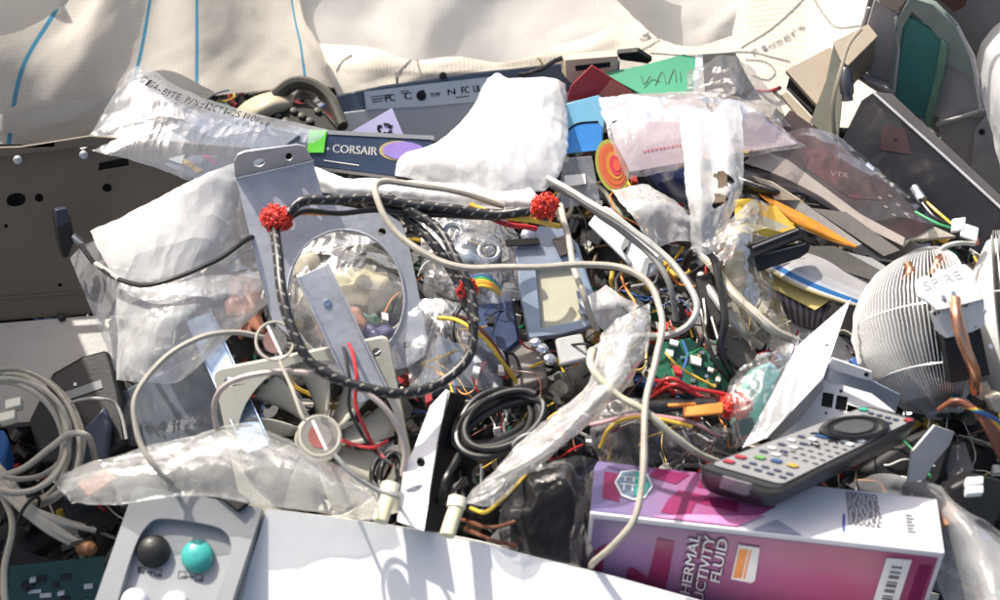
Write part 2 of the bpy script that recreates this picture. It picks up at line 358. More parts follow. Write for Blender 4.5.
def braidmat():
    m, t, out = newmat('braided_sleeve'); tc = N(t, 'TexCoord'); sp = N(t, 'SeparateXYZ'); t.links.new(tc.outputs['UV'], sp.inputs[0])
    def fr(a, b):  # frac(a*L + b*ang)
        x = N(t, 'Math', operation='MULTIPLY'); x.inputs[1].default_value = a; t.links.new(sp.outputs[0], x.inputs[0])
        y = N(t, 'Math', operation='MULTIPLY_ADD'); y.inputs[1].default_value = b; t.links.new(sp.outputs[1], y.inputs[0]); t.links.new(x.outputs[0], y.inputs[2])
        f = N(t, 'Math', operation='FRACT'); t.links.new(y.outputs[0], f.inputs[0]); return f
    f1, f2 = fr(.8, 2), fr(.8, -3)
    l1 = N(t, 'Math', operation='LESS_THAN'); l1.inputs[1].default_value = .2; t.links.new(f1.outputs[0], l1.inputs[0])
    l2 = N(t, 'Math', operation='LESS_THAN'); l2.inputs[1].default_value = .6; t.links.new(f2.outputs[0], l2.inputs[0])
    an = N(t, 'Math', operation='MULTIPLY'); t.links.new(l1.outputs[0], an.inputs[0]); t.links.new(l2.outputs[0], an.inputs[1])
    mx = N(t, 'MixRGB'); t.links.new(an.outputs[0], mx.inputs[0]); mx.inputs[1].default_value = (.012, .012, .014, 1); mx.inputs[2].default_value = (.2, .19, .165, 1)
    p = N(t, 'BsdfPrincipled'); p.inputs['Roughness'].default_value = .38; t.links.new(mx.outputs[0], p.inputs['Base Color'])
    bp = N(t, 'Bump'); bp.inputs['Strength'].default_value = .6; bp.inputs['Distance'].default_value = .001
    ad = N(t, 'Math', operation='ADD'); t.links.new(f1.outputs[0], ad.inputs[0]); t.links.new(f2.outputs[0], ad.inputs[1]); t.links.new(ad.outputs[0], bp.inputs['Height']); t.links.new(bp.outputs[0], p.inputs['Normal'])
    t.links.new(p.outputs[0], out.inputs[0]); return m
def stripemat(name, stops, axis=0, rough=.4):
    m, t, out = newmat(name); tc = N(t, 'TexCoord'); sp = N(t, 'SeparateXYZ'); t.links.new(tc.outputs['UV'], sp.inputs[0])
    r = ramp(t, stops); r.color_ramp.interpolation = 'CONSTANT'; t.links.new(sp.outputs[axis], r.inputs[0])
    nz = N(t, 'TexNoise'); nz.inputs['Scale'].default_value = 40; nz.inputs['Detail'].default_value = 6; t.links.new(tc.outputs['Object'], nz.inputs['Vector']); r2 = ramp(t, [(.3, .8), (.7, 1.)]); t.links.new(nz.outputs['Fac'], r2.inputs[0])
    mm = N(t, 'MixRGB', blend_type='MULTIPLY'); mm.inputs[0].default_value = 1; t.links.new(r.outputs[0], mm.inputs[1]); t.links.new(r2.outputs[0], mm.inputs[2])
    p = N(t, 'BsdfPrincipled'); p.inputs['Roughness'].default_value = rough; t.links.new(mm.outputs[0], p.inputs['Base Color']); t.links.new(p.outputs[0], out.inputs[0]); return m
def printmat(name, cols, scale=14, rough=.3, dist=1.):   # magazine / packaging print with blotches of its own colours
    m, t, out = newmat(name); tc = N(t, 'TexCoord'); vo = N(t, 'TexVoronoi'); vo.inputs['Scale'].default_value = scale
    nz = N(t, 'TexNoise'); nz.inputs['Scale'].default_value = scale * .8; nz.inputs['Detail'].default_value = 8; nz.inputs['Distortion'].default_value = dist; t.links.new(tc.outputs['Object'], nz.inputs['Vector'])
    k = len(cols); r = ramp(t, [(.3 + .4 * i / max(1, k - 1), c) for i, c in enumerate(cols)]); t.links.new(nz.outputs['Fac'], r.inputs[0])
    p = N(t, 'BsdfPrincipled'); p.inputs['Roughness'].default_value = rough; p.inputs['Specular IOR Level'].default_value = .18; t.links.new(r.outputs[0], p.inputs['Base Color']); t.links.new(p.outputs[0], out.inputs[0]); return m
steel = mat('zinc_steel', (.5, .52, .56), .45, .3, .14, 24, .25, 120, dirt=.4, dirtcol=(.28, .26, .24))
steel_b = mat('bright_steel', (.62, .65, .7), .28, .9, .08, 40, .08, 400)
alum = mat('aluminium_fin', (.88, .88, .87), .3, .4, .06, 40)
alum_d = mat('aluminium_plate', (.62, .62, .61), .5, 0, .1, 40, .1, 300, spec=.25, dirt=.2)
copper = mat('copper', (.72, .36, .22), .25, 1., .12, 40)
blk = mat('black_plastic', (.014, .014, .015), .42, 0, .3, 40, .1, 300, spec=.35)
blk_m = mat('black_matt', (.018, .018, .019), .6, 0, .3, 40, .15, 200, spec=.3)
blk_c = mat('black_cable', (.014, .014, .015), .33, 0, .3, 60)
white_p = mat('white_plastic', (.78, .79, .79), .4, 0, .05, 14, .05, 300, dirt=.12)
white_c = mat('white_casing', (.77, .78, .78), .5, 0, .04, 10, .05, 500, dirt=.16, dirtcol=(.42, .41, .39))
white_m = mat('white_painted_steel', (.8, .8, .79), .4, 0, .05, 20, .05, 300, dirt=.12)
grey_p = mat('grey_plastic', (.27, .28, .295), .45, 0, .05, 14, .06, 400, dirt=.08)
grey_d = mat('dark_grey_plastic', (.17, .16, .165), .5, 0, .12, 18, .1, 300, dirt=.2)
grey_w = mat('warm_grey_plastic', (.38, .35, .345), .5, 0, .1, 16, .1, 300, dirt=.2)
case_m = mat('brown_grey_case_steel', (.125, .1, .075), .6, 0, .12, 8, .1, 200, dirt=.35, dirtcol=(.08, .07, .055))
case_l = mat('light_case_steel', (.3, .29, .275), .45, .1, .08, 12, .1, 200, dirt=.3)
beige = mat('beige_plastic', (.62, .55, .42), .5, 0, .1, 16, .05, 300, dirt=.2)
cream = mat('cream_plastic', (.66, .63, .52), .42, 0, .07, 20, .05, 300, dirt=.2)
cab_be = mat('beige_cable', (.4, .37, .31), .45, 0, .12, 25, dirt=.5)
cab_gr = mat('grey_cable', (.36, .36, .34), .45, 0, .12, 25, dirt=.5)
cab_cat = mat('pale_grey_cable', (.36, .34, .285), .45, 0, .1, 25, dirt=.25)
red = mat('red_sleeve', (.68, .05, .03), .4, 0, .25, 60, .5, 260)
red_w = mat('red_wire', (.42, .02, .025), .38)
yel_w = mat('yellow_wire', (.72, .48, .06), .4)
org_w = mat('orange_wire', (.72, .26, .05), .4)
grn_w = mat('green_wire', (.05, .3, .12), .4)
blu_w = mat('blue_plastic', (.05, .12, .34), .35, 0, .2, 30)
navy = mat('navy_print', (.035, .055, .1), .35, 0, .12, 20)
pcb_g = mat('green_circuit_board', (.02, .13, .07), .4, 0, .35, 90, .3, 220)
teal = mat('teal_plastic', (.05, .19, .165), .4, 0, .12, 20)
teal_b = mat('teal_button', (.05, .36, .33), .3, 0, .05, 20)
ink = mat('black_ink', (.02, .02, .025), .9, spec=.05)
ink_g = mat('grey_ink', (.16, .16, .17), .9, spec=.05)
paper = mat('white_paper', (.78, .77, .74), .7, 0, .05, 30, .1, 200, dirt=.12)
card_b = mat('beige_card', (.5, .42, .31), .7, 0, .1, 20, .1, 200, dirt=.15)
pages = mat('page_edges', (.5, .46, .38), .7, 0, .2, 200)
braid = braidmat()
# ================================================================ setting
def ground():
    mb = MB(); n = 2
    mb.sheet([(-300, -300, -.5), (300, -300, -.5), (300, 300, -.5), (-300, 300, -.5)])
    tag(mb.build('ground', mat('asphalt', (.06, .06, .058), .85, 0, .25, 3, .3, 60)), kind='structure')
ground()
# the heap itself: uncountable scrap that fills the big bag
def scrap():
    cols = [mat('scrap_' + n, c, r, mt, .35, 40, .25, 150) for n, c, r, mt in (
        ('black', (.012, .012, .013), .5, 0), ('charcoal', (.035, .035, .038), .5, 0), ('grey', (.13, .13, .135), .5, .2), ('green', (.02, .11, .06), .4, 0),
        ('metal', (.42, .43, .45), .35, .8), ('cream', (.5, .46, .37), .5, 0), ('red', (.35, .03, .03), .4, 0), ('yellow', (.55, .36, .06), .4, 0), ('blue', (.05, .1, .28), .4, 0), ('brown', (.14, .08, .05), .6, 0))]
    mb = MB(); G = []
    for j in range(70):
        row = []
        for i in range(90):
            x, y = -1.0 + 2.0 * i / 89, -.75 + 1.25 * j / 69
            z = S * y - .062 + .02 * noise.noise(V((x * 9, y * 9, 1))) + .012 * noise.noise(V((x * 30, y * 30, 2)))
            e = max(0, abs(x) - .8) + max(0, -.6 - y); z -= e * 1.5
            row.append(V((x, y, z)))
        G.append(row)
    mb.grid(G, 0, True); tag(mb.build('scrap_heap', cols[0]), kind='stuff')
    mb = MB(); r = random.Random(3); wts = [9, 7, 6, 2.5, 4, 3, .9, .9, 1.1, 2]
    for k in range(3400):
        x, y = r.uniform(-.62, .62), r.uniform(-.42, .36); z = S * y - .052 + r.random() ** 1.5 * .036
        c = V((x, y, z)); m = r.choices(range(10), wts)[0]
        q = Matrix.Rotation(r.uniform(0, 6.28), 3, 'Z') @ Matrix.Rotation(r.gauss(0, .5), 3, 'X') @ Matrix.Rotation(r.gauss(0, .5), 3, 'Y')
        t = r.random()
        if t < .45:
            a, b, d = r.uniform(.006, .034), r.uniform(.005, .016), r.uniform(.0015, .009)
            mb.box(c - q @ V((a / 2, b / 2, d / 2)), q @ V((a, 0, 0)), q @ V((0, b, 0)), q @ V((0, 0, d)), m)
        elif t < .82:
            P = [c]; dd = q @ V((1, 0, 0)); dd.z *= .4
            for i in range(5):
                dd = (dd + V((r.gauss(0, .5), r.gauss(0, .5), r.gauss(0, .25)))).normalized(); P.append(P[-1] + dd * r.uniform(.008, .02))
            mb.tube(cat(P, 14), r.choice((.001, .0013, .0018, .0025)), 6, r.choices(range(10), [9, 3, 5, 1, 1, 4, 3, 3, 2, 1])[0])
        else:
            ax = q @ V((0, 0, 1)); rr = r.uniform(.003, .009); mb.lathe(c, ax, [(rr, 0), (rr, r.uniform(.004, .016))], 10, m)
    tag(mb.build('loose_scrap', cols), kind='stuff')
scrap()
def tangle():
    r = random.Random(17); cols = [blk_c, red_w, yel_w, org_w, grn_w, blu_w, cab_gr, mat('white_wire', (.6, .6, .58), .4), mat('brown_lead', (.14, .05, .03), .4)]; mb = MB()
    for k in range(190):
        x0, y0 = (r.uniform(415, 760), r.uniform(225, 460)) if k % 4 else (r.uniform(700, 1000), r.uniform(230, 480)); l = r.uniform(.02, .085); a = r.uniform(0, 6.28); P = []
        for i in range(6):
            P.append(W(x0, y0, l)); a += r.gauss(0, .7); q = r.uniform(8, 20); x0 += q * math.cos(a); y0 += q * math.sin(a); l += r.gauss(0, .008)
        mb.tube(cat(P, 24), r.choice((.0006, .0008, .001, .0013)), 6, r.choices(range(9), [9, 3, 3, 1.5, 1, 1, 3, 3, 2])[0])
        if k % 3 == 0: mb.box(P[-1], V((.006, r.gauss(0, .003), 0)), V((r.gauss(0, .002), .009, 0)), V((0, 0, .005)), r.choice((0, 0, 7, 7, 1)))
    tag(mb.build('wire_tangle', cols), kind='stuff')
tangle()
# ---------------------------------------------------------------- woven big-bag walls
M_sackA = sackmat('striped_woven_fabric', (.77, .73, .66), (1 / 7, 3 / 7, 4 / 7, 6 / 7), .5, .0045, weave=(96, 50))
M_sackB = sackmat('white_woven_fabric', (.8, .78, .75), (), .5, weave=(90, 40), wc=.95)
M_sackC = sackmat('sunlit_woven_fabric', (.8, .74, .63), (), .2, stains=.2, weave=(150, 40), wc=.98)
A = sheet_obj('woven_sack', [
    [(-80, -70, .19), (66, -70, .19), (112, -70, .18), (156, -70, .19), (198, -70, .18), (245, -70, .19), (286, -70, .18), (300, -70, .17)],
    [(-80, 0, .12), (60, 0, .12), (104, 0, .105), (150, 0, .118), (197, 0, .105), (245, 0, .12), (292, 0, .115), (304, 0, .095)],
    [(-80, 80, .05), (22, 70, .055), (78, 70, .038), (138, 65, .05), (197, 60, .04), (251, 55, .06), (301, 48, .055), (320, 45, .03)],
    [(-80, 166, .005), (7, 155, .01), (66, 146, -.01), (122, 112, .0), (197, 98, -.01), (252, 92, .01), (306, 86, .012), (337, 88, -.01)]],
    M_sackA, 'beige woven big bag with thin blue stripes hanging behind the scrap', 'big bag', nu=170, nv=90, amp=.0036, lam=.07, nf=8, seed=4)
sheet_obj('folded_hem', [[(-80, -30, .17), (-20, -30, .17), (66, -30, .17), (84, -30, .16)], [(-80, 5, .125), (-20, 4, .13), (58, 0, .13), (66, 2, .12)], [(-80, 44, .1), (0, 36, .1), (36, 24, .102), (64, 6, .105)]], M_sackB, nu=26, nv=14, amp=.004, lam=.06, seed=9, parent=A)
sheet_obj('bottom_fold', [[(30, 100, .06), (100, 98, .045), (160, 70, .06), (215, 92, .05)], [(-10, 120, .035), (60, 128, .028), (130, 105, .03), (205, 100, .035)], [(-10, 150, .0), (38, 146, .0), (85, 137, .0), (140, 128, 0)]], M_sackB, nu=30, nv=16, amp=.005, lam=.06, seed=12, parent=A)
sheet_obj('woven_sack', [
    [(280, -70, .19), (360, -70, .19), (430, -70, .2), (500, -70, .18), (570, -70, .19), (650, -70, .18)],
    [(296, 0, .1), (370, 0, .125), (430, 0, .1), (500, 0, .125), (570, 0, .11), (655, 0, .1)],
    [(318, 44, .045), (370, 48, .06), (412, 60, .042), (455, 57, .05), (508, 62, .055), (570, 42, .06), (652, 17, .075)]],
    M_sackB, 'plain off-white woven sack drooping in the centre, shaded side facing out', 'sack', nu=90, nv=46, amp=.004, lam=.1, nf=7, seed=21, edge=.6)
sheet_obj('woven_sack', [
    [(585, -70, .19), (650, -70, .2), (700, -70, .2), (752, -70, .19)],
    [(600, -20, .13), (650, -10, .14), (700, -10, .14), (748, -15, .13)],
    [(628, 12, .095), (660, 20, .1), (702, 20, .105), (738, 10, .1)],
    [(638, 21, .08), (662, 40, .075), (694, 47, .075), (732, 36, .085)]],
    M_sackB, 'grey-white sack flap hanging between the drooping sack and the sunlit printed sack', 'sack', nu=56, nv=40, amp=.004, lam=.09, nf=6, seed=33, edge=.7)
Cc = sheet_obj('woven_sack', [
    [(300, 10, .02), (400, 20, .02), (500, 15, .02), (590, 0, .02), (660, -60, .03), (740, -80, .035), (830, -80, .035), (960, -80, .03)],
    [(318, 52, .014), (400, 58, .018), (490, 50, .012), (590, 35, .02), (655, 20, .018), (740, 10, .02), (820, 0, .016), (930, 0, .02)],
    [(338, 96, 0), (400, 88, 0), (490, 80, .0), (580, 78, 0), (650, 80, 0), (740, 110, 0), (820, 125, 0), (900, 130, 0)]],
    M_sackC, 'bright sunlit cream sack lying open with printed marks behind the beige boxes', 'sack', nu=110, nv=46, amp=.006, lam=.09, nf=7, seed=40, edge=.8)
def unseen_side_wall():  # bag side added out of view, height shaped to shade the lower left
    G = []
    for j in range(26):
        row = []
        for i in range(40):
            y = .42 - 1.0 * i / 39; q = j / 25; x = -.6 + .03 * noise.noise(V((y * 5, q * 3, 3))) - .05 * q; row.append(V((x, y, S * y - .06 + q * (.6 - .38 * min(1, max(0, (y - .14) / .14)) + .03 * math.sin(y * 9)))))
        G.append(row)
    mb = MB(); mb.grid(G); mb.build('unseen_side_wall', M_sackB, A)
unseen_side_wall()
def sack_print():
    b = bvh_of(Cc); mb = MB()
    def line(pts, wd=.0007):
        P = []
        for p in smooth2(pts, 24, False): P.append(hit(b, p[0], p[1], .0006)[0])
        mb.tube(P, wd, 5, 0, flat=.3)
    line([(741, 48), (770, 30), (795, 8), (806, -4)]); line([(813, -2), (826, 18), (838, 28), (860, 26)]); line([(650, 53), (700, 56), (745, 52), (790, 62)]); line([(600, 58), (635, 52), (660, 40)], .0005)
    line([(336, 72), (342, 62), (352, 55)]); line([(395, 75), (402, 68), (415, 56)]); line([(745, 60), (765, 62), (775, 72), (768, 80), (752, 76)], .0006)
    path_text(mb, b, '33', [(636, 40), (668, 36)], 11); path_text(mb, b, 'Flowers', [(752, 56), (778, 44), (806, 27)], 7)
    path_text(mb, b, '000', [(466, 4), (500, -2)], 8)
    mb.build('printed_marks', ink_g, Cc)
sack_print()
M_whitebag = film('white_bag_film', (.86, .86, .87), .8, 1., .3, 14, .4, 40, .15, .3)
sheet_obj('white_bag', [
    [(978, -30, .12), (1010, -30, .17), (1080, -30, .16)], [(971, 30, .12), (1010, 30, .18), (1080, 30, .16)], [(975, 65, .12), (1015, 70, .19), (1080, 70, .16)],
    [(986, 112, .11), (1020, 120, .18), (1080, 120, .15)], [(998, 160, .1), (1030, 165, .15), (1080, 165, .13)], [(1008, 200, .08), (1030, 205, .1), (1080, 210, .1)]],
    M_whitebag, 'smooth white plastic bag bulging in at the right edge by the grey trays', 'plastic bag', nu=24, nv=44, amp=.003, lam=.08, seed=51)
# ================================================================ left side
def case_panel():
    pl = Plane((-60, 324, 0), (95, 313, 0), (100, 150, .125)); mb = MB()
    outer = pl.poly([(-90, 160), (20, 152), (90, 143), (150, 150), (250, 160), (262, 300), (95, 313), (-90, 328)])
    holes = [pl.ell(16, 200, 10, 7, 18, -.2), pl.ell(39, 198, 4.5, 4.5, 14), pl.ell(107, 188, 5, 4.5, 14), pl.ell(6, 226, 2, 2, 10), pl.poly([(99, 163), (128, 157), (129, 166), (98, 171)]), pl.ell(180, 210, 3, 3, 10), pl.ell(60, 285, 2.2, 2, 10)]
    mb.slab([outer] + holes, -pl.n * .0012)
    o = mb.build('computer_case', case_m); tag(o, 'brown-grey computer case side with punched holes, left of the white bag', 'computer case')
    m2 = MB(); m2.slab(pl.poly([(-90, 148), (22, 145), (92, 134), (250, 146), (250, 157), (92, 145), (20, 154), (-90, 162)], .004), pl.n * .006)
    m2.build('top_flange', case_m, o, .001)
    m3 = MB(); q = pl.n
    m3.slab(pl.poly([(-60, 340), (95, 325), (260, 312), (260, 150), (-60, 150)], -.03), -q * .002); m3.build('dark_backing', blk_m, o)  # black sheet behind the holes stands in for the shade inside
    for x, y in ((18, 160), (84, 155)):
        m4 = MB(); m4.lathe(pl.at(x, y, -.001), q, [(.004, 0), (.0045, .002), (.003, .004), (0.0005, .0045)], 14); m4.build('screw', steel, o)
    m5 = MB(); m5.slab(pl.poly([(-90, 303), (80, 291), (250, 280), (250, 282), (80, 293), (-90, 305)], .0006), q * .0012); m5.build('pressed_rib', case_m, o)
case_panel()
def side_plate():
    pl = Plane((-60, 330, .005), (95, 316, .005), (100, 400, 0.0)); mb = MB()
    mb.slab(pl.poly([(-90, 330), (95, 315), (110, 330), (118, 380), (60, 420), (-90, 430)]), -pl.n * .01)
    o = mb.build('case_plate', case_l, None, .001); tag(o, 'pale grey steel plate lying flat below the holed case side', 'metal plate')
    m2 = MB(); m2.lathe(pl.at(62, 318, 0), pl.n, [(.004, 0), (.004, .003), (.001, .004)], 12); m2.build('rubber_foot', blk, o)
side_plate()
def dark_adapter():
    t = thing('power_adapter', W(85, 400, 0), 'black power adapter with a grey rating label behind the cable coil', 'power adapter')
    pl = Plane((55, 375, .035), (108, 350, .04), (115, 440, .03)); mb = MB()
    mb.slab(pl.poly([(52, 372), (80, 356), (107, 349), (113, 362), (122, 400), (128, 440), (100, 460), (40, 462), (28, 420)]), -pl.n * .04); mb.build('housing', blk, t, .004)
    mb = MB(); mb.slab(pl.poly([(60, 394), (101, 380), (103, 388), (62, 402)], .0003), pl.n * .0005); mb.build('rating_label', mat('dull_label', (.2, .21, .22), .5), t)
    mb = MB(); mb.slab(pl.poly([(74, 383), (77, 383), (77, 386), (74, 386)], .0003), pl.n * .001); mb.build('indicator_light', paper, t)
    t = thing('power_adapter', W(95, 430, 0), 'blue-black box with rounded edges beneath the black adapter and its label', 'power adapter')
    pl = Plane((85, 425, .05), (110, 405, .05), (112, 460, .04)); mb = MB()
    mb.slab(pl.poly([(82, 428), (105, 404), (112, 420), (108, 458), (90, 500), (62, 500), (74, 450)]), -pl.n * .05); mb.build('housing', mat('blue_black_plastic', (.03, .04, .065), .45), t, .004)
    cable('cord', [(50, 412, .055), (75, 400, .06), (100, 398, .062), (116, 406, .05), (126, 440, .04)], .0016, cab_gr, parent=t)
    mb = MB(); mb.slab(Plane((0, 430, .04), (10, 430, .04), (5, 460, .03)).poly([(-40, 436), (4, 428), (9, 440), (4, 462), (-40, 470)]), V((0, 0, -.03)))
    tag(mb.build('plastic_box', mat('bright_blue_plastic', (.05, .16, .42), .35), None, .003), 'small bright blue plastic box peeking out at the far left under the coil', 'plastic box')
dark_adapter()
def coil():
    t = thing('network_cable', W(30, 440, 0), 'coiled pale grey network cable tied in a bundle at the left edge', 'cable'); mb = MB(); r = random.Random(5)
    for k in range(6):
        cx, cy_, rx, ry, l = 14 + r.uniform(-10, 10), 432 + r.uniform(-8, 8), 62 + r.uniform(-14, 8), 56 + r.uniform(-10, 12), .06 + .006 * k
        P = []
        for i in range(26):
            a = math.radians(-190 + 300 * i / 25 + r.uniform(-3, 3)); x, y = cx + rx * math.cos(a), cy_ + ry * math.sin(a)
            P.append(W(x + .12 * (y - 430), y, l + .012 * math.sin(a * 2 + k)))
        mb.tube(cat(P, 60), .0025, 8)
    for k in range(9):
        a, b = r.uniform(-9, 9), r.uniform(-9, 9)
        P = [W(-30 + a, 455 + b * 2, .06), W(8 + a * .7, 488 + b, .07), W(29 + a * .5, 511 + b * .5, .075), W(58 + a * .8, 528 + b, .07), W(88 + a * 1.3 + r.uniform(-12, 6), 540 + b * 1.6, .055)]
        mb.tube(cat(P, 30), .0025, 8)
    for pts in ([(-20, 480, .06), (20, 470, .075), (50, 448, .085), (70, 434, .09), (88, 437, .085), (96, 462, .05)], [(-10, 475, .06), (12, 520, .06), (4, 570, .05), (6, 620, .05)]):
        mb.tube(cat([W(*p) for p in pts], 40), .003, 8)
    mb.build('cord', cab_cat, t)
    mb = MB(); pl = heap(.076); c = pl.at(29, 511); d = (pl.at(40, 517) - c).normalized(); u = pl.n; s_ = d.cross(u)
    mb.tube([c + (u * math.sin(a) * .011 + s_ * math.cos(a) * .014) for a in [i * math.pi / 10 for i in range(20)]], .0016, 6, closed=True); mb.build('cable_tie', blk, t)
    mb = MB(); q = heap(.09)
    for x, y in ((14, 402), (8, 415)): mb.box(q.at(x - 8, y, -.006), q.at(x + 8, y - 4) - q.at(x - 8, y), q.at(x - 8, y + 9) - q.at(x - 8, y), q.n * .01)
    mb.build('connector', cream, t, .001)
coil()
def pcb_low():
    t = thing('circuit_board', W(60, 580, 0), 'teal-green circuit board in the dark gap under the grey cable bundle', 'circuit board')
    pl = Plane((10, 560, .03), (105, 550, .03), (60, 610, .0)); mb = MB(); mb.slab(pl.poly([(10, 566), (104, 556), (110, 620), (0, 640)]), -pl.n * .0016); mb.build('board', mat('teal_board', (.01, .055, .05), .4, 0, .3, 60), t)
    r = random.Random(9); mb = MB()
    for k in range(14):
        x, y = r.uniform(20, 90), r.uniform(568, 605); a = pl.at(x, y); mb.box(a, pl.at(x + r.uniform(5, 14), y - 1) - a, pl.at(x, y + r.uniform(3, 6)) - a, pl.n * r.uniform(.002, .006), k % 2)
    mb.build('chip', [blk, steel], t)
    mb = MB(); q = heap(.06)
    mb.lathe(q.at(80, 548), V((1, -.3, .3)), [(.006, 0), (.0065, .012), (.003, .016)], 14); mb.lathe(q.at(72, 544), V((1, -.3, .3)), [(.004, 0), (.004, .01)], 12, 1)
    tag(mb.build('plug', [mat('amber_plastic', (.12, .05, .012), .5), blk]), 'small amber and black plug at the end of the grey cable bundle', 'plug')
pcb_low()
def dark_ducts():
    sheet_obj('plastic_cowl', [[(232, 116, .06), (248, 102, .075), (270, 94, .08), (294, 96, .07)], [(238, 124, .065), (256, 112, .085), (274, 104, .088), (292, 104, .075)], [(246, 132, .06), (262, 120, .075), (276, 112, .078), (290, 110, .07)]], mat('olive_beige_plastic', (.4, .35, .25), .55, dirt=.2), 'beige curved plastic cowl behind the printed clear bag', 'plastic cowl', nu=24, nv=12, amp=.001, lam=.1, solid=.002)
    t = thing('plastic_cowl', W(300, 120, .05), 'dark olive curved plastic duct beside the blue-grey box', 'plastic cowl'); q = heap(.075); om = mat('olive_grey_plastic', (.075, .07, .055), .5, dirt=.2)
    mb = MB(); mb.slab(q.poly([(246, 134), (252, 116), (268, 105), (290, 101), (312, 104), (326, 112), (344, 134), (334, 146), (260, 146)]), -q.n * .03); mb.build('body', mat('black_brown_plastic', (.02, .018, .015), .6, spec=.2), t, .004)
    mb = MB(); mb.tube(cat([q.at(276, 99, .004), q.at(296, 91, .012), q.at(316, 94, .012), q.at(332, 106, .008), q.at(343, 128, .002)], 24), .006, 10, flat=1.6); mb.build('arched_rim', om, t)
    mb = MB(); r = random.Random(3)
    for k in range(7): x, y = 270 + k * 8, 112 + (k % 3) * 5; mb.lathe(q.at(x, y, .0005), q.n, [(.004, 0), (.0035, .003), (.001, .004)], 10)
    mb.build('ridge', om, t)
    pl = Plane((310, 118, .07), (335, 118, .075), (320, 150, .06)); mb = MB(); mb.slab(pl.poly([(303, 98), (312, 100), (342, 128), (338, 134), (318, 132)]), -pl.n * .012)
    tag(mb.build('plastic_trim', mat('olive_trim', (.13, .12, .1), .45, dirt=.3), None, .003), 'thin slanting olive-grey trim strip left of the blue-grey labelled box', 'plastic trim')
dark_ducts()
# clear bag with printed part number
M_clear = film('clear_film', (.88, .88, .88), .06, .4, .2, 24, .5, 50, .4)
M_wrap = film('thin_clear_film', (.88, .88, .88), .03, .2, .16, 30, .5, 50, .4)
M_clearb = film('clear_bluish_film', (.74, .77, .84), .16, .4, .22, 16, .4, 45, .25)
pb = sheet_obj('plastic_bag', [
    [(118, 88, .125), (141, 66, .13), (190, 93, .12), (250, 112, .12), (330, 130, .11)],
    [(98, 122, .13), (142, 108, .14), (188, 120, .14), (245, 132, .13), (318, 140, .115)],
    [(80, 149, .13), (122, 158, .14), (168, 172, .14), (205, 180, .135), (296, 150, .12)]], M_clearb,
    'clear bag printed with a black part number over the striped sack', 'plastic bag', nu=60, nv=36, amp=.0035, lam=.07, bulge=.006, seed=61, fine=.3)
def pb_more():
    b = bvh_of(pb); mb = MB(); path_text(mb, b, 'GIGA-BYTE P/N:12CT1-2S1W0W-R', [(138, 81), (168, 97), (215, 112), (250, 121), (266, 129)], 8.5, h=.0025); mb.build('lettering', ink, pb)
    t = thing('memory_module', W(200, 160, .11), 'grey card with magenta and yellow edge lines and pale label inside the printed bag', 'card')
    pl = Plane((150, 150, .115), (240, 170, .115), (200, 110, .13)); mb = MB(); mb.slab(pl.poly([(160, 128), (215, 110), (300, 135), (240, 180), (190, 178), (150, 158)]), -pl.n * .008); mb.build('body', mat('slate_card', (.16, .19, .23), .5), t, .001)
    for nm, c, pts in (('edge_line', mat('magenta_ink', (.5, .05, .2), .5), [(188, 144), (192, 142), (218, 162), (214, 166)]), ('edge_line', mat('ochre_ink', (.6, .4, .08), .5), [(178, 160), (183, 158), (204, 170), (198, 174)])):
        mb = MB(); mb.slab(pl.poly(pts, .0005), pl.n * .0008); mb.build(nm, c, t)
    mb = MB(); mb.slab(pl.poly([(165, 128), (190, 142), (182, 165), (148, 152)], .0012), pl.n * .0006); mb.build('paper_label', mat('grey_paper', (.5, .52, .53), .7), t)
pb_more()
# large white bag left of the steel bracket
M_wht = film('milky_film', (.84, .84, .84), .72, .92, .22, 12, .8, 30, .2, .35, .3, .55)
M_milk = film('thin_milky_film', (.88, .88, .89), .42, .8, .16, 20, .6, 40, .3, .4)
wb = sheet_obj('plastic_bag', [
    [(91, 232, .10), (138, 208, .13), (186, 184, .15), (233, 163, .15)],
    [(103, 258, .11), (152, 238, .135), (204, 214, .14), (252, 195, .125)],
    [(119, 280, .11), (166, 281, .125), (216, 263, .12), (266, 238, .09)]], M_wht,
    'opaque white plastic bag in full sun beside the upright steel bracket', 'plastic bag', nu=60, nv=40, amp=.006, lam=.08, bulge=.004, seed=71, fine=.4)
sheet_obj('lower_fold', [[(119, 279, .108), (166, 280, .12), (216, 262, .115), (270, 238, .085)], [(116, 325, .1), (160, 328, .115), (208, 316, .105), (275, 295, .075)], [(117, 380, .085), (152, 383, .1), (184, 378, .09), (218, 330, .06)]], M_milk, nu=40, nv=34, amp=.008, lam=.06, bulge=.008, seed=73, parent=wb, edge=.6)
sheet_obj('side_fold', [[(70, 258, .06), (82, 246, .07), (97, 240, .085)], [(85, 295, .06), (100, 285, .07), (118, 280, .08)], [(112, 360, .03), (115, 370, .04), (119, 378, .045)]], M_clearb, nu=14, nv=24, amp=.003, lam=.05, seed=74, parent=wb)
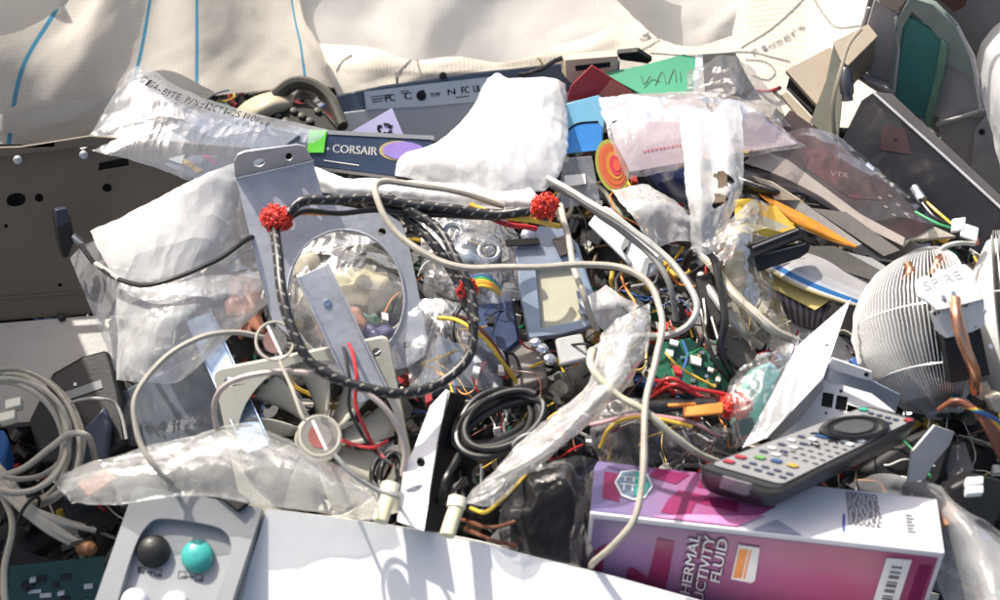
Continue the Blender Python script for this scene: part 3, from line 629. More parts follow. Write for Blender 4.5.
def plug():
    t = thing('power_plug', W(64, 235, .1), 'black plug on a thin cord sticking up left of the white bag', 'plug'); pl = Plane((55, 260, .09), (75, 250, .09), (63, 205, .13)); mb = MB()
    mb.slab(pl.poly([(54, 212), (67, 208), (72, 222), (75, 240), (70, 257), (64, 260), (58, 240)]), -pl.n * .014); mb.build('body', blk, t, .003)
    mb = MB(); mb.slab(pl.poly([(55, 210), (67, 208), (70, 222), (57, 228)], .001), -pl.n * .008); mb.build('sleeve', mat('dark_blue_plastic', (.025, .03, .05), .4), t, .001)
    mb = MB(); mb.tube([pl.at(72, 236, -.004), pl.at(82, 245, -.004)], .0045, 10); mb.build('strain_relief', steel_b, t)
    cable('cord', [(80, 244, .105), (98, 265, .115), (120, 279, .128), (160, 282, .14), (210, 263, .14), (245, 240, .13), (275, 232, .09)], .0024, blk_c, parent=t)
    cable('cord_sleeve', [(97, 264, .1155), (108, 272, .121), (120, 279, .1285)], .0027, cab_gr, parent=t)
plug()
sheet_obj('plastic_bag', [[(160, 350, .075), (195, 345, .08), (225, 338, .075)], [(130, 400, .05), (185, 400, .06), (235, 390, .055)], [(112, 448, .015), (180, 440, .025), (245, 432, .03)]], M_wrap, 'bluish clear film in shade under the milky bag', 'plastic bag', nu=30, nv=24, amp=.005, lam=.06, seed=81)
def fill_left():
    pl = Plane((120, 380, .02), (240, 360, .03), (180, 440, .0)); mb = MB(); mb.slab(pl.poly([(118, 392), (200, 352), (240, 372), (255, 430), (190, 450), (120, 445)]), -pl.n * .02)
    tag(mb.build('plastic_tray', mat('slate_plastic', (.11, .13, .16), .45, dirt=.15), None, .003), 'slate grey plastic tray seen through bluish film left of the slanting blue channel', 'plastic tray')
fill_left()
# ================================================================ centre: bracket, channels, cables, fan
def bracket():
    pl = Plane((236, 178, .155), (313, 161, .155), (340, 372, .055)); mb = MB()
    outer = smooth_corner([(236, 178), (313, 161), (321, 190), (326, 203), (388, 214), (401, 222), (409, 245), (424, 320), (428, 340), (424, 356), (408, 367), (385, 372), (340, 376), (300, 346), (272, 320), (262, 285)])
    hole = pl.ell(346, 296, 57, 65, 48, -.15)
    mb.slab([pl.poly(outer), hole, pl.ell(382, 232, 4, 4, 14), pl.ell(356, 346, 3, 3, 12), pl.ell(407, 345, 4, 4, 14)], -pl.n * .0016)
    o = mb.build('steel_bracket', steel, None, .0004); tag(o, 'grey steel bracket plate with one large round hole and folded top flange', 'metal bracket')
    p2 = Plane((236, 177, .156), (313, 160, .156), (270, 150, .185)); mb = MB()
    mb.slab([p2.poly([(235, 177), (234, 162), (238, 155), (245, 152), (298, 145), (306, 147), (312, 160)])] + [p2.ell(259, 163, 6, 4, 16, -.2), p2.ell(289, 157, 3.5, 4, 14)], -p2.n * .0016); mb.build('top_flange', steel, o, .0004)
    mb = MB(); mb.tube([pl.at(236, 178, .0004), pl.at(313, 161, .0004)], .0012, 8); mb.build('bend_edge', steel_b, o)
    mb = MB(); mb.tube(pl.ell(346, 296, 58.5, 66.5, 48, -.15, .0003), .0011, 6, closed=True); mb.build('rolled_rim', steel, o)
def smooth_corner(p): return p
bracket()
sheet_obj('plastic_bag', [[(268, 260, .07), (300, 232, .09), (345, 222, .095), (400, 240, .085)], [(262, 300, .07), (305, 290, .095), (350, 282, .1), (405, 295, .085)], [(272, 345, .05), (310, 350, .075), (350, 345, .085), (410, 345, .06)], [(280, 385, .03), (320, 385, .045), (360, 380, .05), (410, 375, .04)]], M_clear,
    'clear crinkled bag bulging through the round hole of the steel bracket', 'plastic bag', nu=50, nv=46, amp=.006, lam=.05, seed=91, nf=9)
def in_hole():
    for c, rx, ry, l, m, lab in (((360, 290), 30, 22, .06, mat('pale_yellow_plastic', (.5, .45, .28), .45, 0, .2), 'pale yellow plastic lump inside the clear bag in the bracket hole'),
                               ((345, 322), 26, 16, .055, mat('dull_orange_plastic', (.45, .2, .12), .45, 0, .3), 'dull orange plastic piece low inside the bag in the bracket hole'),
                               ((306, 282), 20, 34, .055, mat('cream_foam', (.55, .5, .4), .8, 0, .15), 'cream foam strip at the left rim inside the bracket hole'),
                               ((246, 302), 17, 36, .015, mat('salmon_plastic', (.5, .22, .14), .4, 0, .25), 'salmon coloured plastic piece behind clear film left of the bracket'),
                               ((372, 340), 24, 12, .05, mat('indigo_plastic', (.12, .12, .24), .4, 0, .3), 'indigo plastic piece behind the lower rim of the bracket hole')):
        pl = heap(l); mb = MB(); mb.blob(pl.at(*c), pl.at(c[0] + rx, c[1] - 3) - pl.at(*c), pl.at(c[0] + 3, c[1] + ry) - pl.at(*c), pl.n * .014, seg=36, rings=22, amp=.8, fr=70, seed=rx)
        tag(mb.build('plastic_scrap', m), lab, 'plastic piece')
in_hole()
def channel(a, b, wpx, la, lb, label, m, name='steel_channel', dep=.012, hl=()):
    pl = Plane((a[0], a[1], la), (a[0] + 30, a[1] - 8, la), (b[0], b[1], lb)); A_, B_ = pl.at(*a), pl.at(*b); ax = (B_ - A_); d = ax.normalized(); s_ = d.cross(pl.n).normalized(); hw = wpx * .0005
    prof = [(-hw, dep), (-hw, 0), (hw, 0), (hw, dep), (hw - .0016, dep), (hw - .0016, .0016), (-hw + .0016, .0016), (-hw + .0016, dep)]
    mb = MB(); mb.slab([A_ + s_ * x + pl.n * z for x, z in prof], ax); o = mb.build(name, m, None, .0004); tag(o, label, 'metal channel')
    mb = MB()
    for t in (.25, .7): mb.lathe(A_ + ax * t + pl.n * .0014, pl.n, [(.0035, 0), (.0035, .0012), (.0022, .0016), (.002, .0008)], 14)
    mb.build('rivet', steel_b, o); return o
channel((312, 271), (372, 398), 31, .165, .105, 'short steel channel leaning across the round bracket hole', steel, dep=.011)
channel((199, 317), (258, 450), 25, .075, .075, 'blue-tinted steel channel slanting down under the looped grey cables', mat('blue_steel', (.4, .52, .72), .25, .8, .06, 30), dep=.008)
def fuzz(pl, x, y, rx, ry, seed, t):
    r = random.Random(seed); mb = MB(); c = pl.at(x, y); X = pl.at(x + rx, y) - c; Y = pl.at(x, y + ry) - c; Z = pl.n * .011; mb.blob(c, X * .86, Y * .86, Z * .86, seg=20, rings=12, amp=.3, fr=200, seed=seed)
    for k in range(300):
        a, b = r.uniform(0, 6.283), math.acos(r.uniform(-.9, 1)); d = X * (math.sin(b) * math.cos(a)) + Y * (math.sin(b) * math.sin(a)) + Z * math.cos(b); p = c + d * r.uniform(.6, .85)
        t1 = V((r.gauss(0, 1), r.gauss(0, 1), r.gauss(0, 1))).normalized(); t2 = d.normalized(); q = r.uniform(.0016, .0034)
        mb.tube([p + (t1 * math.cos(w_) + t2 * (math.sin(w_) + .3)) * q for w_ in [i * .62 - .4 for i in range(7)]], .0005, 5)
    mb.build('shrink_end', red, t, smooth=70)
# braided sleeved cables with red shrink ends
def braided():
    t = thing('braided_cable', W(375, 390, .12), 'thick black braided cable looped round the steel bracket with red shrink ends', 'braided cable')
    cable('sleeve', [(276, 228, .185), (278, 255, .19), (283, 300, .19), (300, 346, .18), (327, 373, .17), (365, 388, .16), (402, 393, .15), (440, 384, .14), (466, 360, .14), (474, 330, .145), (467, 300, .15), (450, 268, .155), (432, 244, .16), (412, 222, .16), (392, 208, .165), (365, 203, .168)], .0046, braid, parent=t, n=110, seg=12)
    cable('sleeve', [(290, 216, .19), (302, 204, .192), (325, 199, .19), (365, 199, .18), (410, 203, .175), (450, 208, .17), (490, 214, .165), (530, 212, .165)], .0046, braid, parent=t, n=70, seg=12)
    cable('sleeve', [(386, 197, .176), (410, 208, .172), (436, 228, .168), (456, 258, .165), (470, 290, .16), (477, 322, .152)], .0043, braid, parent=t, n=60, seg=12)
    for pts, m in (([(288, 222, .18), (310, 211, .178), (345, 211, .175), (400, 211, .17), (450, 215, .165), (500, 218, .16)], blk_c), ([(288, 225, .176), (302, 214, .176), (330, 211, .174)], org_w), ([(470, 205, .16), (500, 216, .16), (530, 222, .155), (560, 225, .14)], yel_w), ([(440, 208, .16), (480, 214, .16), (510, 226, .15), (535, 230, .14)], red_w)):
        cable('wire', pts, .0026, m, parent=t)
    def knob(x, y, l, rx, ry, seed):
        pl = heap(l); fuzz(pl, x, y, rx, ry, seed, t)
    knob(276, 219, .188, 16, 11, 1); knob(545, 206, .162, 13, 9, 2); knob(467, 290, .15, 8, 10, 3)
braided()
def ribbon_bits():
    t = thing('ribbon_lead', W(485, 283, .12), 'short rainbow ribbon lead beside the small red plug right of the braided loop', 'ribbon cable')
    for k, m in enumerate((blu_w, grn_w, yel_w, org_w, yel_w)): cable('strand', [(470, 277 + k * 2.6, .14), (482, 274 + k * 2.8, .145), (492, 279 + k * 2.4, .14), (500, 288 + k * 2, .12)], .0015, m, parent=t)
ribbon_bits()
# loose cables
cable('beige_cable', [(505, 206, .15), (440, 188, .175), (405, 183, .182), (382, 183, .185), (374, 191, .187), (384, 214, .187), (404, 240, .182), (430, 258, .178), (462, 267, .175), (520, 268, .17), (580, 265, .165), (618, 267, .165), (645, 281, .165), (659, 303, .165), (663, 325, .165), (656, 360, .165), (648, 395, .165), (644, 435, .165), (642, 480, .16), (634, 522, .15), (612, 546, .13), (594, 561, .1), (585, 572, .03)], .003, cab_be, 'long beige cable curling from the white film down over the purple box', n=170)
cable('grey_cable', [(548, 178, .13), (580, 196, .14), (620, 220, .15), (655, 248, .15), (682, 275, .15), (695, 302, .15), (690, 322, .145), (671, 334, .135), (640, 338, .12), (605, 345, .1), (585, 356, .08)], .0032, cab_gr, 'grey cable arching over the white bezel and hooking back left', n=90)
cable('grey_cable', [(550, 184, .12), (585, 204, .13), (622, 230, .14), (652, 258, .14), (670, 285, .135), (676, 320, .11)], .003, mat('dark_grey_cable', (.2, .2, .19), .45), 'darker grey cable running just below the arching grey cable', n=60)
cable('beige_cable', [(592, 350, .16), (592, 363, .17), (604, 379, .17), (624, 398, .165), (648, 413, .16), (672, 434, .15), (692, 450, .135), (708, 458, .115), (730, 464, .095)], .0031, mat('yellowed_cable', (.5, .47, .36), .45, 0, .12), 'yellowed cable end lying across the milky bag tip toward the remote', n=70)
cable('beige_cable', [(560, 205, .13), (567, 230, .145), (573, 262, .15), (584, 295, .15), (597, 330, .12)], .003, cab_be, 'short flat beige cable standing in front of the blue-grey frame', n=40)
cable('grey_cable', [(310, 345, .1), (285, 343, .13), (262, 337, .15), (235, 332, .16), (200, 339, .17), (166, 356, .17), (143, 385, .165), (135, 410, .16), (139, 440, .15), (156, 466, .14), (172, 484, .118), (176, 492, .05)], .0025, cab_cat, 'pale cable arching over the milky bag down to the grey control panel', n=90)
cable('grey_cable', [(216, 433, .11), (213, 412, .13), (221, 391, .15), (246, 377, .16), (282, 372, .165), (322, 375, .165), (360, 389, .16), (388, 412, .15), (404, 445, .13), (404, 475, .11)], .0026, mat('pinkish_grey_cable', (.45, .38, .35), .4, 0, .15), 'pinkish-grey cable bowing over the cream fan and blue channel', n=80)
cable('grey_cable', [(705, 255, .1), (728, 285, .12), (752, 310, .12), (775, 330, .11), (800, 345, .08)], .0045, mat('cream_cable', (.52, .48, .4), .5), 'cream cable under the torn film pointing toward the white triangular plate', n=40)
cable('grey_cable', [(700, 275, .1), (722, 305, .11), (744, 330, .1), (762, 348, .08)], .004, cab_gr, 'thin grey cable beside the cream cable under the torn film', n=40)
def ring_tag():
    t = thing('ring_tag_cable', W(300, 390, .15), 'thin grey cord with two round loops holding red and black discs', 'cord'); pl = heap(.175)
    for cx, cy_, r, rb, rot in ((275, 341, 19, red_w, .2), (320, 436, 20, red_w, .2)):
        mb = MB(); mb.tube(pl.ell(cx, cy_, r, r, 40), .0013, 8, closed=True); mb.build('loop', cab_cat, t)
        q = Plane((cx - 20, cy_, .173), (cx + 20, cy_, .173), (cx, cy_ + 20, .173)); h1 = [(cx + 12 * math.cos(a), cy_ + 12 * math.sin(a)) for a in [math.radians(62 + i * 9) for i in range(21)]]
        h2 = [(cx + 12 * math.cos(a), cy_ + 12 * math.sin(a)) for a in [math.radians(-118 + i * 9) for i in range(21)]]
        mb = MB(); mb.slab(q.poly(h1), -q.n * .0015, 0); mb.build('disc', mat('red_disc', (.07, .008, .01) if cy_ < 400 else (.16, .02, .018), .3), t)
        mb = MB(); mb.slab(q.poly(h2), -q.n * .0015, 0); mb.build('disc', blk if cy_ < 400 else mat('grey_disc', (.1, .095, .09), .4), t)
        mb = MB(); mb.slab(q.poly([(cx - 9, cy_ - 15), (cx - 6.5, cy_ - 16), (cx + 7.5, cy_ + 14), (cx + 5.5, cy_ + 15)], .0006), q.n * .0012); mb.build('bar', paper, t)
    cable('cord', [(281, 361, .175), (292, 388, .178), (303, 412, .178), (309, 419, .176)], .0016, cab_cat, parent=t)
    cable('cord', [(334, 453, .175), (352, 475, .165), (375, 490, .15), (397, 499, .14), (402, 515, .1)], .0018, cab_gr, parent=t)
ring_tag()
def fan(c, rpx, l, label, m, mblade, tilt=.02, hubm=None, rot=.3):
    t = thing('case_fan', W(c[0], c[1], l), label, 'fan'); pl = Plane((c[0] - 50, c[1], l), (c[0] + 50, c[1] - 8, l), (c[0], c[1] + 50, l - tilt)); O = pl.at(*c); X = (pl.at(c[0] + 10, c[1] - 2) - O).normalized(); Y = pl.n.cross(X); n = pl.n; R = rpx * .001
    def P(x, y, h=0): return O + X * x + Y * y + n * h
    sq = []
    for qx, qy in ((1, 1), (-1, 1), (-1, -1), (1, -1)):
        for i in range(7):
            a = math.atan2(qy, qx) - math.pi / 4 + i * math.pi / 12; sq.append((qx * R * 1.0 + .1 * R * math.cos(a), qy * R * 1.0 + .1 * R * math.sin(a)))
    ci = [(R * math.cos(2 * math.pi * i / 48), R * math.sin(2 * math.pi * i / 48)) for i in range(48)]
    holes = [[P(qx * R * .93 + .06 * R * math.cos(a), qy * R * .93 + .06 * R * math.sin(a)) for a in [i * math.pi / 5 for i in range(10)]] for qx, qy in ((1, 1), (-1, 1), (-1, -1), (1, -1))]
    mb = MB(); mb.slab([[P(*p) for p in sq], [P(*p) for p in ci]] + holes, -n * .022); mb.build('frame', m, t, .001)
    mb = MB(); mb.lathe(P(0, 0, -.014), n, [(R * .3, 0), (R * .3, .009), (R * .27, .011), (0.001, .0112)], 28); mb.build('hub', hubm or m, t)
    for k in range(9):
        a0 = rot + k * 2 * math.pi / 9; G = []
        for i in range(7):
            r = R * (.29 + .66 * i / 6); row = []
            for j in range(6):
                a = a0 + (j / 5) * .46 + .25 * i / 6; row.append(P(r * math.cos(a), r * math.sin(a), -.018 + .014 * (1 - j / 5)))
            G.append(row)
        mb = MB(); mb.grid(G); mb.build('blade', mblade, t, solid=.0012)
    mb = MB()
    for k in range(4):
        a = .5 + k * math.pi / 2; d = V((math.cos(a), math.sin(a), 0)); mb.box(P(d.x * R * .25 - d.y * .002, d.y * R * .25 + d.x * .002, -.021), X * (d.x * R * .77) + Y * (d.y * R * .77), (X * d.y - Y * d.x) * .004, n * .003)
    mb.build('strut', m, t); return t, P
ft, FP = fan((318, 440), 72, .07, 'cream case fan half buried under cables and film in front of the bracket', cream, mat('cream_blade', (.46, .44, .37), .4, 0, .08), .03, mat('hub_label', (.5, .47, .4), .5))
for k, (pts, m) in enumerate((([(340, 330, .1), (352, 350, .14), (357, 375, .15), (356, 402, .14), (366, 428, .13), (374, 446, .12), (384, 456, .12)], red_w), ([(338, 332, .09), (345, 352, .135), (350, 378, .145), (350, 405, .135), (360, 428, .125), (372, 448, .12), (392, 462, .12)], blk_c), ([(340, 440, .1), (355, 446, .12), (372, 447, .125), (388, 440, .12)], red_w))):
    cable('wire', pts, .0016, m, parent=ft)
def strip():
    t = thing('steel_strip', W(425, 470, .1), 'white-faced black metal strip with one hole standing on the white machine edge', 'metal strip')
    pl = Plane((405, 460, .115), (440, 440, .115), (410, 528, .115)); mb = MB()
    mb.slab([pl.poly([(446, 389), (450, 391), (438, 445), (424, 531), (397, 521), (404, 468), (414, 448), (430, 406)]), pl.ell(421, 462, 4.2, 5, 14, -.4)], -pl.n * .0014); mb.build('face', white_m, t, .0003)
    mb = MB(); p2 = Plane((449, 392, .115), (424, 531, .114), (440, 532, .085)); mb.slab(p2.poly([(449, 391), (466, 396), (458, 440), (446, 533), (424, 531), (438, 445)]), -p2.n * .0014); mb.build('side', blk_m, t, .0003)
strip()
def black_coil(c, rx, ry, rot, n, l, label, r=.0034, tail=None, seed=1):
    t = thing('power_cable', W(c[0], c[1], l), label, 'power cord'); q = random.Random(seed); mb = MB(); P = []
    for k in range(n):
        ox, oy, sx, sy = q.uniform(-5, 5), q.uniform(-5, 5), rx * q.uniform(.72, 1.05), ry * q.uniform(.6, 1.05)
        for i in range(18):
            a = 2 * math.pi * i / 18; x, y = sx * math.cos(a), sy * math.sin(a)
            P.append(W(c[0] + ox + x * math.cos(rot) - y * math.sin(rot), c[1] + oy + x * math.sin(rot) + y * math.cos(rot), l + k * .0045 + .004 * math.sin(a)))
    mb.tube(cat(P, n * 44), r, 10); mb.build('cord', blk_c, t)
    if tail: cable('tail', tail, r, blk_c, parent=t)
    mb = MB(); pl = heap(l + n * .0045); o = pl.at(c[0], c[1] + 2); mb.tube([o + (pl.n * math.sin(a) * .016 + V((1, .4, 0)).normalized() * math.cos(a) * .012) + V((.022, -.014, -.006)) for a in [i * math.pi / 9 for i in range(18)]], .0014, 6, closed=True); mb.build('twist_tie', mat('grey_tie', (.4, .4, .42), .35), t)
black_coil((500, 424), 46, 28, -.45, 7, .09, 'thick glossy black cord coil left of the long milky bag', tail=[(470, 440, .1), (455, 462, .11), (446, 480, .115), (440, 505, .1)], seed=4)
black_coil((390, 475), 13, 26, .2, 3, .09, 'small black cord loop tucked behind the white-faced metal strip', r=.0026, seed=8)
def blue_bits():
    r = random.Random(4)
    for (pts, l, th, m, lab) in (
        ([(425, 232), (462, 214), (500, 236), (492, 262), (440, 262)], .075, .03, mat('steel_blue_plastic', (.1, .17, .29), .35, 0, .25, 40), 'steel-blue plastic housing inside clear film right of the braided loop'),
        ([(470, 300), (512, 288), (520, 340), (498, 358), (474, 340)], .06, .03, mat('deep_blue_plastic', (.025, .05, .13), .35, 0, .25, 40), 'deep blue box between the braided loop and the blue-grey frame'),
        ([(430, 330), (470, 350), (505, 380), (470, 392), (420, 384)], .05, .02, mat('slate_blue_plastic', (.09, .12, .17), .4, 0, .25, 40), 'slate blue flat case under film above the glossy black coil'),
        ([(505, 345), (540, 338), (548, 378), (515, 388)], .055, .02, mat('warm_grey_scrap', (.24, .22, .2), .5, 0, .25, 40), 'warm grey block below the blue-grey frame'),
        ([(555, 338), (582, 332), (590, 358), (560, 365)], .085, .006, mat('pale_card', (.36, .36, .36), .7), 'pale grey square card below the blue-grey frame')):
        pl = heap(l); mb = MB(); mb.slab(pl.poly(pts), -pl.n * th); tag(mb.build('plastic_housing', m, None, .0025), lab, 'plastic box')
    t = thing('washer_pair', W(455, 250, .1), 'two clear round lens caps in the film beside the braided cable', 'lens cap')
    for x, y in ((452, 233), (489, 251)):
        pl = heap(.105); mb = MB(); mb.tube(pl.ell(x, y, 10, 9, 24), .0022, 8, closed=True); mb.build('ring', steel_b, t); mb = MB(); mb.blob(pl.at(x, y), V((.006, 0, 0)), V((0, .005, 0)), V((0, 0, .005))); mb.build('lens', M_clear, t)
    cable('wire', [(440, 318, .1), (462, 324, .12), (485, 340, .12), (502, 360, .11), (516, 380, .08)], .002, yel_w, 'yellow wire running diagonally above the glossy black coil', 'wire')
    cable('wire', [(455, 315, .095), (478, 328, .11), (498, 352, .105), (508, 376, .08)], .0018, mat('brown_wire', (.18, .05, .03), .4), 'dark brown wire beside the diagonal yellow wire', 'wire')
    mb = MB(); pl = heap(.09)
    for x, y in ((542, 352), (536, 346), (548, 362)): mb.lathe(pl.at(x, y), V((r.gauss(0, .5), r.gauss(0, .5), 1)), [(.005, 0), (.006, .004), (.004, .007), (.0015, .0075)], 12)
    tag(mb.build('metal_jack', steel_b), 'cluster of shiny round jacks on one port beside the pale grey card', 'connector')
blue_bits()
sheet_obj('plastic_bag', [[(425, 215, .09), (470, 205, .1), (515, 222, .09)], [(420, 260, .09), (470, 250, .115), (520, 262, .095)], [(430, 310, .07), (475, 305, .1), (522, 300, .08)]], M_clear, 'clear glossy film over blue parts beside the braided loop', 'plastic bag', nu=34, nv=34, amp=.012, lam=.04, seed=101, nf=9, edge=.7)
sheet_obj('plastic_bag', [[(412, 300, .075), (450, 300, .085), (480, 330, .075)], [(405, 345, .07), (455, 345, .09), (505, 360, .075)], [(410, 390, .065), (455, 385, .08), (500, 395, .065)]], M_clearb, 'bluish crumpled film lying inside the lower right of the braided loop', 'plastic bag', nu=34, nv=30, amp=.01, lam=.05, seed=103, nf=8, edge=.7)
def psu_frame():
    t = thing('drive_caddy', W(558, 290, .08), 'blue-grey metal drive frame holding a pale yellow card', 'metal frame'); pl = Plane((520, 250, .105), (590, 240, .105), (540, 335, .085)); mb = MB()
    mb.slab([pl.poly([(515, 250), (524, 232), (540, 226), (563, 228), (578, 244), (596, 300), (601, 318), (585, 328), (560, 334), (529, 338), (520, 290)]), pl.poly([(536, 268), (572, 264), (588, 318), (541, 328)])], -pl.n * .012); mb.build('frame', mat('blue_grey_steel', (.3, .36, .45), .4, .4, .1), t, .001)
    mb = MB(); mb.slab(pl.poly([(534, 266), (574, 262), (590, 320), (539, 330)], -.006), -pl.n * .004); mb.build('card', mat('pale_yellow_card', (.52, .5, .38), .5, 0, .1), t)
    mb = MB(); mb.slab(pl.poly([(552, 240), (570, 234), (576, 252), (560, 258)], .0004), pl.n * .003); mb.build('pad', mat('dark_brown_pad', (.06, .05, .05), .5), t, .0006)
    mb = MB(); mb.lathe(pl.at(528, 236, 0), pl.n, [(.007, 0), (.007, .003), (.004, .005), (.001, .0052)], 16); mb.build('screw', steel_b, t)
    mb = MB(); mb.slab(pl.poly([(505, 242), (538, 240), (540, 246), (506, 248)], .003), pl.n * .003); mb.build('clip', blk, t)
    mb = MB(); mb.slab(pl.poly([(576, 292), (594, 300), (592, 318), (580, 316)], .002), pl.n * .004); mb.build('latch', mat('slate_latch', (.25, .28, .36), .4), t, .0006)
psu_frame()
def bezel():
    t = thing('drive_faceplate', W(625, 245, .1), 'white plastic drive bezel with grey bands lying under the grey cables', 'plastic bezel'); pl = Plane((590, 215, .105), (650, 240, .115), (630, 272, .095)); mb = MB()
    mb.slab(pl.poly([(587, 224), (600, 207), (606, 206), (655, 245), (661, 262), (652, 274), (640, 277)]), -pl.n * .012); mb.build('body', white_p, t, .002)
    mb = MB(); mb.slab(pl.poly([(621, 248), (627, 234), (632, 237), (626, 254), (632, 262), (630, 266)], .0004), pl.n * .0015); mb.slab(pl.poly([(640, 276), (646, 258), (660, 256), (661, 262), (650, 264), (647, 278)], .0004), pl.n * .0025); mb.build('band', mat('grey_band', (.28, .29, .29), .4), t, .0005)
bezel()
# white film heaps in the sun, top centre
M_opq = film('opaque_white_film', (.88, .88, .87), .78, .92, .3, 14, .6, 30, .12, .25)
wf = sheet_obj('plastic_bag', [
    [(488, 80, .10), (497, 72, .105), (514, 80, .11), (550, 77, .11), (566, 83, .1)],
    [(468, 113, .11), (495, 105, .12), (522, 104, .125), (550, 104, .12), (569, 114, .11)],
    [(438, 141, .12), (475, 135, .132), (510, 132, .135), (540, 135, .13), (567, 148, .12)],
    [(402, 157, .12), (445, 160, .132), (490, 160, .14), (525, 165, .135), (559, 174, .125)],
    [(396, 175, .115), (435, 184, .125), (475, 190, .13), (515, 195, .128), (546, 190, .125)]], M_opq,
    'crumpled opaque white bag peaking in the sun above the braided cable', 'plastic bag', nu=84, nv=84, amp=.009, lam=.09, bulge=.01, seed=111, nf=9, edge=.7, fine=.3)
sheet_obj('foam_sheet', [[(300, 160, .12), (345, 178, .13), (392, 178, .13), (450, 184, .13), (530, 188, .13)], [(308, 176, .125), (346, 187, .135), (395, 188, .14), (450, 193, .14), (540, 199, .135)], [(316, 192, .12), (350, 198, .13), (400, 198, .135), (455, 205, .135), (550, 212, .13)]], M_opq, 'white foam sheet strip wrinkled along the top of the braided cable', 'foam sheet', nu=60, nv=18, amp=.006, lam=.04, seed=113, nf=7, edge=.6)
def memory_pack():
    t = thing('memory_package', W(345, 155, .09), 'dark blue memory module package with green tab and purple oval sticker', 'package')
    pl = Plane((300, 131, .105), (430, 139, .105), (310, 165, .09)); mb = MB()
    mb.slab(pl.poly([(299, 131), (303, 129), (430, 138), (440, 160), (420, 172), (396, 177), (310, 166), (296, 140)]), -pl.n * .014); mb.build('box', navy, t, .001)
    mb = MB(); mb.slab(pl.poly([(300, 129), (434, 136), (434, 140), (300, 133)], .0003), pl.n * .0006); mb.slab(pl.poly([(310, 166), (396, 177), (396, 180), (309, 169)], .0003), pl.n * .0006, 1); mb.build('edge_band', [grey_p, grey_d], t)
    mb = MB(); mb.slab(pl.poly([(269, 134), (278, 129), (300, 131), (298, 150), (274, 152)]), -pl.n * .008); mb.build('clear_end', M_clearb, t)
    mb = MB(); mb.slab(pl.poly([(309, 131), (327, 130), (324, 153), (307, 153)], .001), pl.n * .0008); mb.build('green_tab', mat('lime_sticker', (.16, .72, .06), .5), t)
    mb = MB(); mb.slab(pl.ell(404, 151, 21, 9, 28, .03, .0006), pl.n * .0006, 0); mb.slab(pl.ell(399, 151, 20, 10, 28, .03, .0003), pl.n * .0002, 1); mb.build('oval_sticker', [mat('purple_sticker', (.34, .24, .62), .4), mat('ochre_sticker', (.5, .4, .2), .4)], t)
    mb = MB(); ptext(mb, 'CORSAIR', pl, (332, 152.5), (377, 155.5), 8.5, bold=.0002); ptext(mb, '+', pl, (325, 151), (330, 151.5), 5, bold=.0002); mb.slab(pl.poly([(324, 160), (359, 165), (359, 166), (324, 161)], .0004), pl.n * .0002); mb.build('lettering', paper, t)
memory_pack()
def blue_box():
    t = thing('desktop_case', W(460, 100, .05), 'long blue-grey slim case with a silver approval label leaning on the sack', 'computer case')
    pl = Plane((332, 98, .06), (600, 60, .06), (345, 142, .03)); mb = MB()
    mb.slab(pl.poly([(329, 97), (380, 86), (470, 73), (566, 63), (620, 60), (620, 130), (340, 150), (334, 120)]), -pl.n * .05); mb.build('shell', mat('blue_grey_shell', (.075, .1, .14), .4, 0, .1), t, .002)
    mb = MB(); mb.slab(pl.poly([(341, 113), (365, 110), (620, 88), (620, 132), (344, 146)], .001), pl.n * .003); mb.build('lower_panel', mat('grey_lower_panel', (.33, .35, .38), .45, 0, .06), t, .001)
    mb = MB(); mb.slab(pl.poly([(364, 92), (420, 85), (500, 76), (500, 100), (420, 107), (366, 110)], .0042), pl.n * .0006); o = mb.build('approval_label', mat('silver_label', (.48, .53, .57), .4, .2, .05), t)
    mb = MB()
    for s_, x, w_, hp in (('PC', 385, 10, 7), ('C', 404, 8, 7), ('C', 418, 7, 8), ('TUV', 430, 10, 4), ('N', 447, 8, 6), ('FC', 461, 8, 7), ('UL', 473, 8, 7)):
        y = 102 - (x - 385) * .105; ptext(mb, s_, pl, (x, y), (x + w_, y - w_ * .12), hp, .0052, bold=.00025)
    for x, y, w_ in ((370, 97, 22), (371, 99.5, 18), (372, 102, 10), (400, 91.5, 9), (401, 93.5, 7), (455, 97.5, 14)): mb.slab(pl.poly([(x, y), (x + w_, y - w_ * .12), (x + w_, y + .8 - w_ * .12), (x, y + .8)], .0052), pl.n * .0001)
    mb.slab(pl.ell(421, 96, 5, 5, 20, 0, .0052), pl.n * .0003); mb.build('lettering', ink, o)
    mb = MB(); mb.lathe(pl.at(443, 76, -.004), pl.n, [(.004, 0), (.004, .006), (.002, .007)], 12); mb.build('screw', blk, t)
    pl2 = Plane((350, 134, .085), (405, 140, .085), (393, 108, .1)); mb = MB(); mb.slab(pl2.poly([(349, 133), (392, 108), (406, 141)]), -pl2.n * .002)
    o = mb.build('recycling_card', mat('lavender_card', (.42, .4, .6), .6, 0, .05)); tag(o, 'lavender card corner with a black recycling mark behind the memory package', 'card')
    mb = MB()
    for k in range(3):
        a = k * 2.094 + .3; P = [pl2.at(385 + 6.5 * math.cos(a + d), 129 + 5 * math.sin(a + d), .0004) for d in (0, .4, .8, 1.2)]; mb.tube(P, .0016, 5, flat=.3)
        mb.slab([pl2.at(385 + q * math.cos(a + d), 129 + q * .8 * math.sin(a + d), .0004) for q, d in ((9.5, 1.2), (6.2, 1.75), (3.2, 1.2))], pl2.n * .0003)
    mb.build('recycling_mark', ink, o)
blue_box()
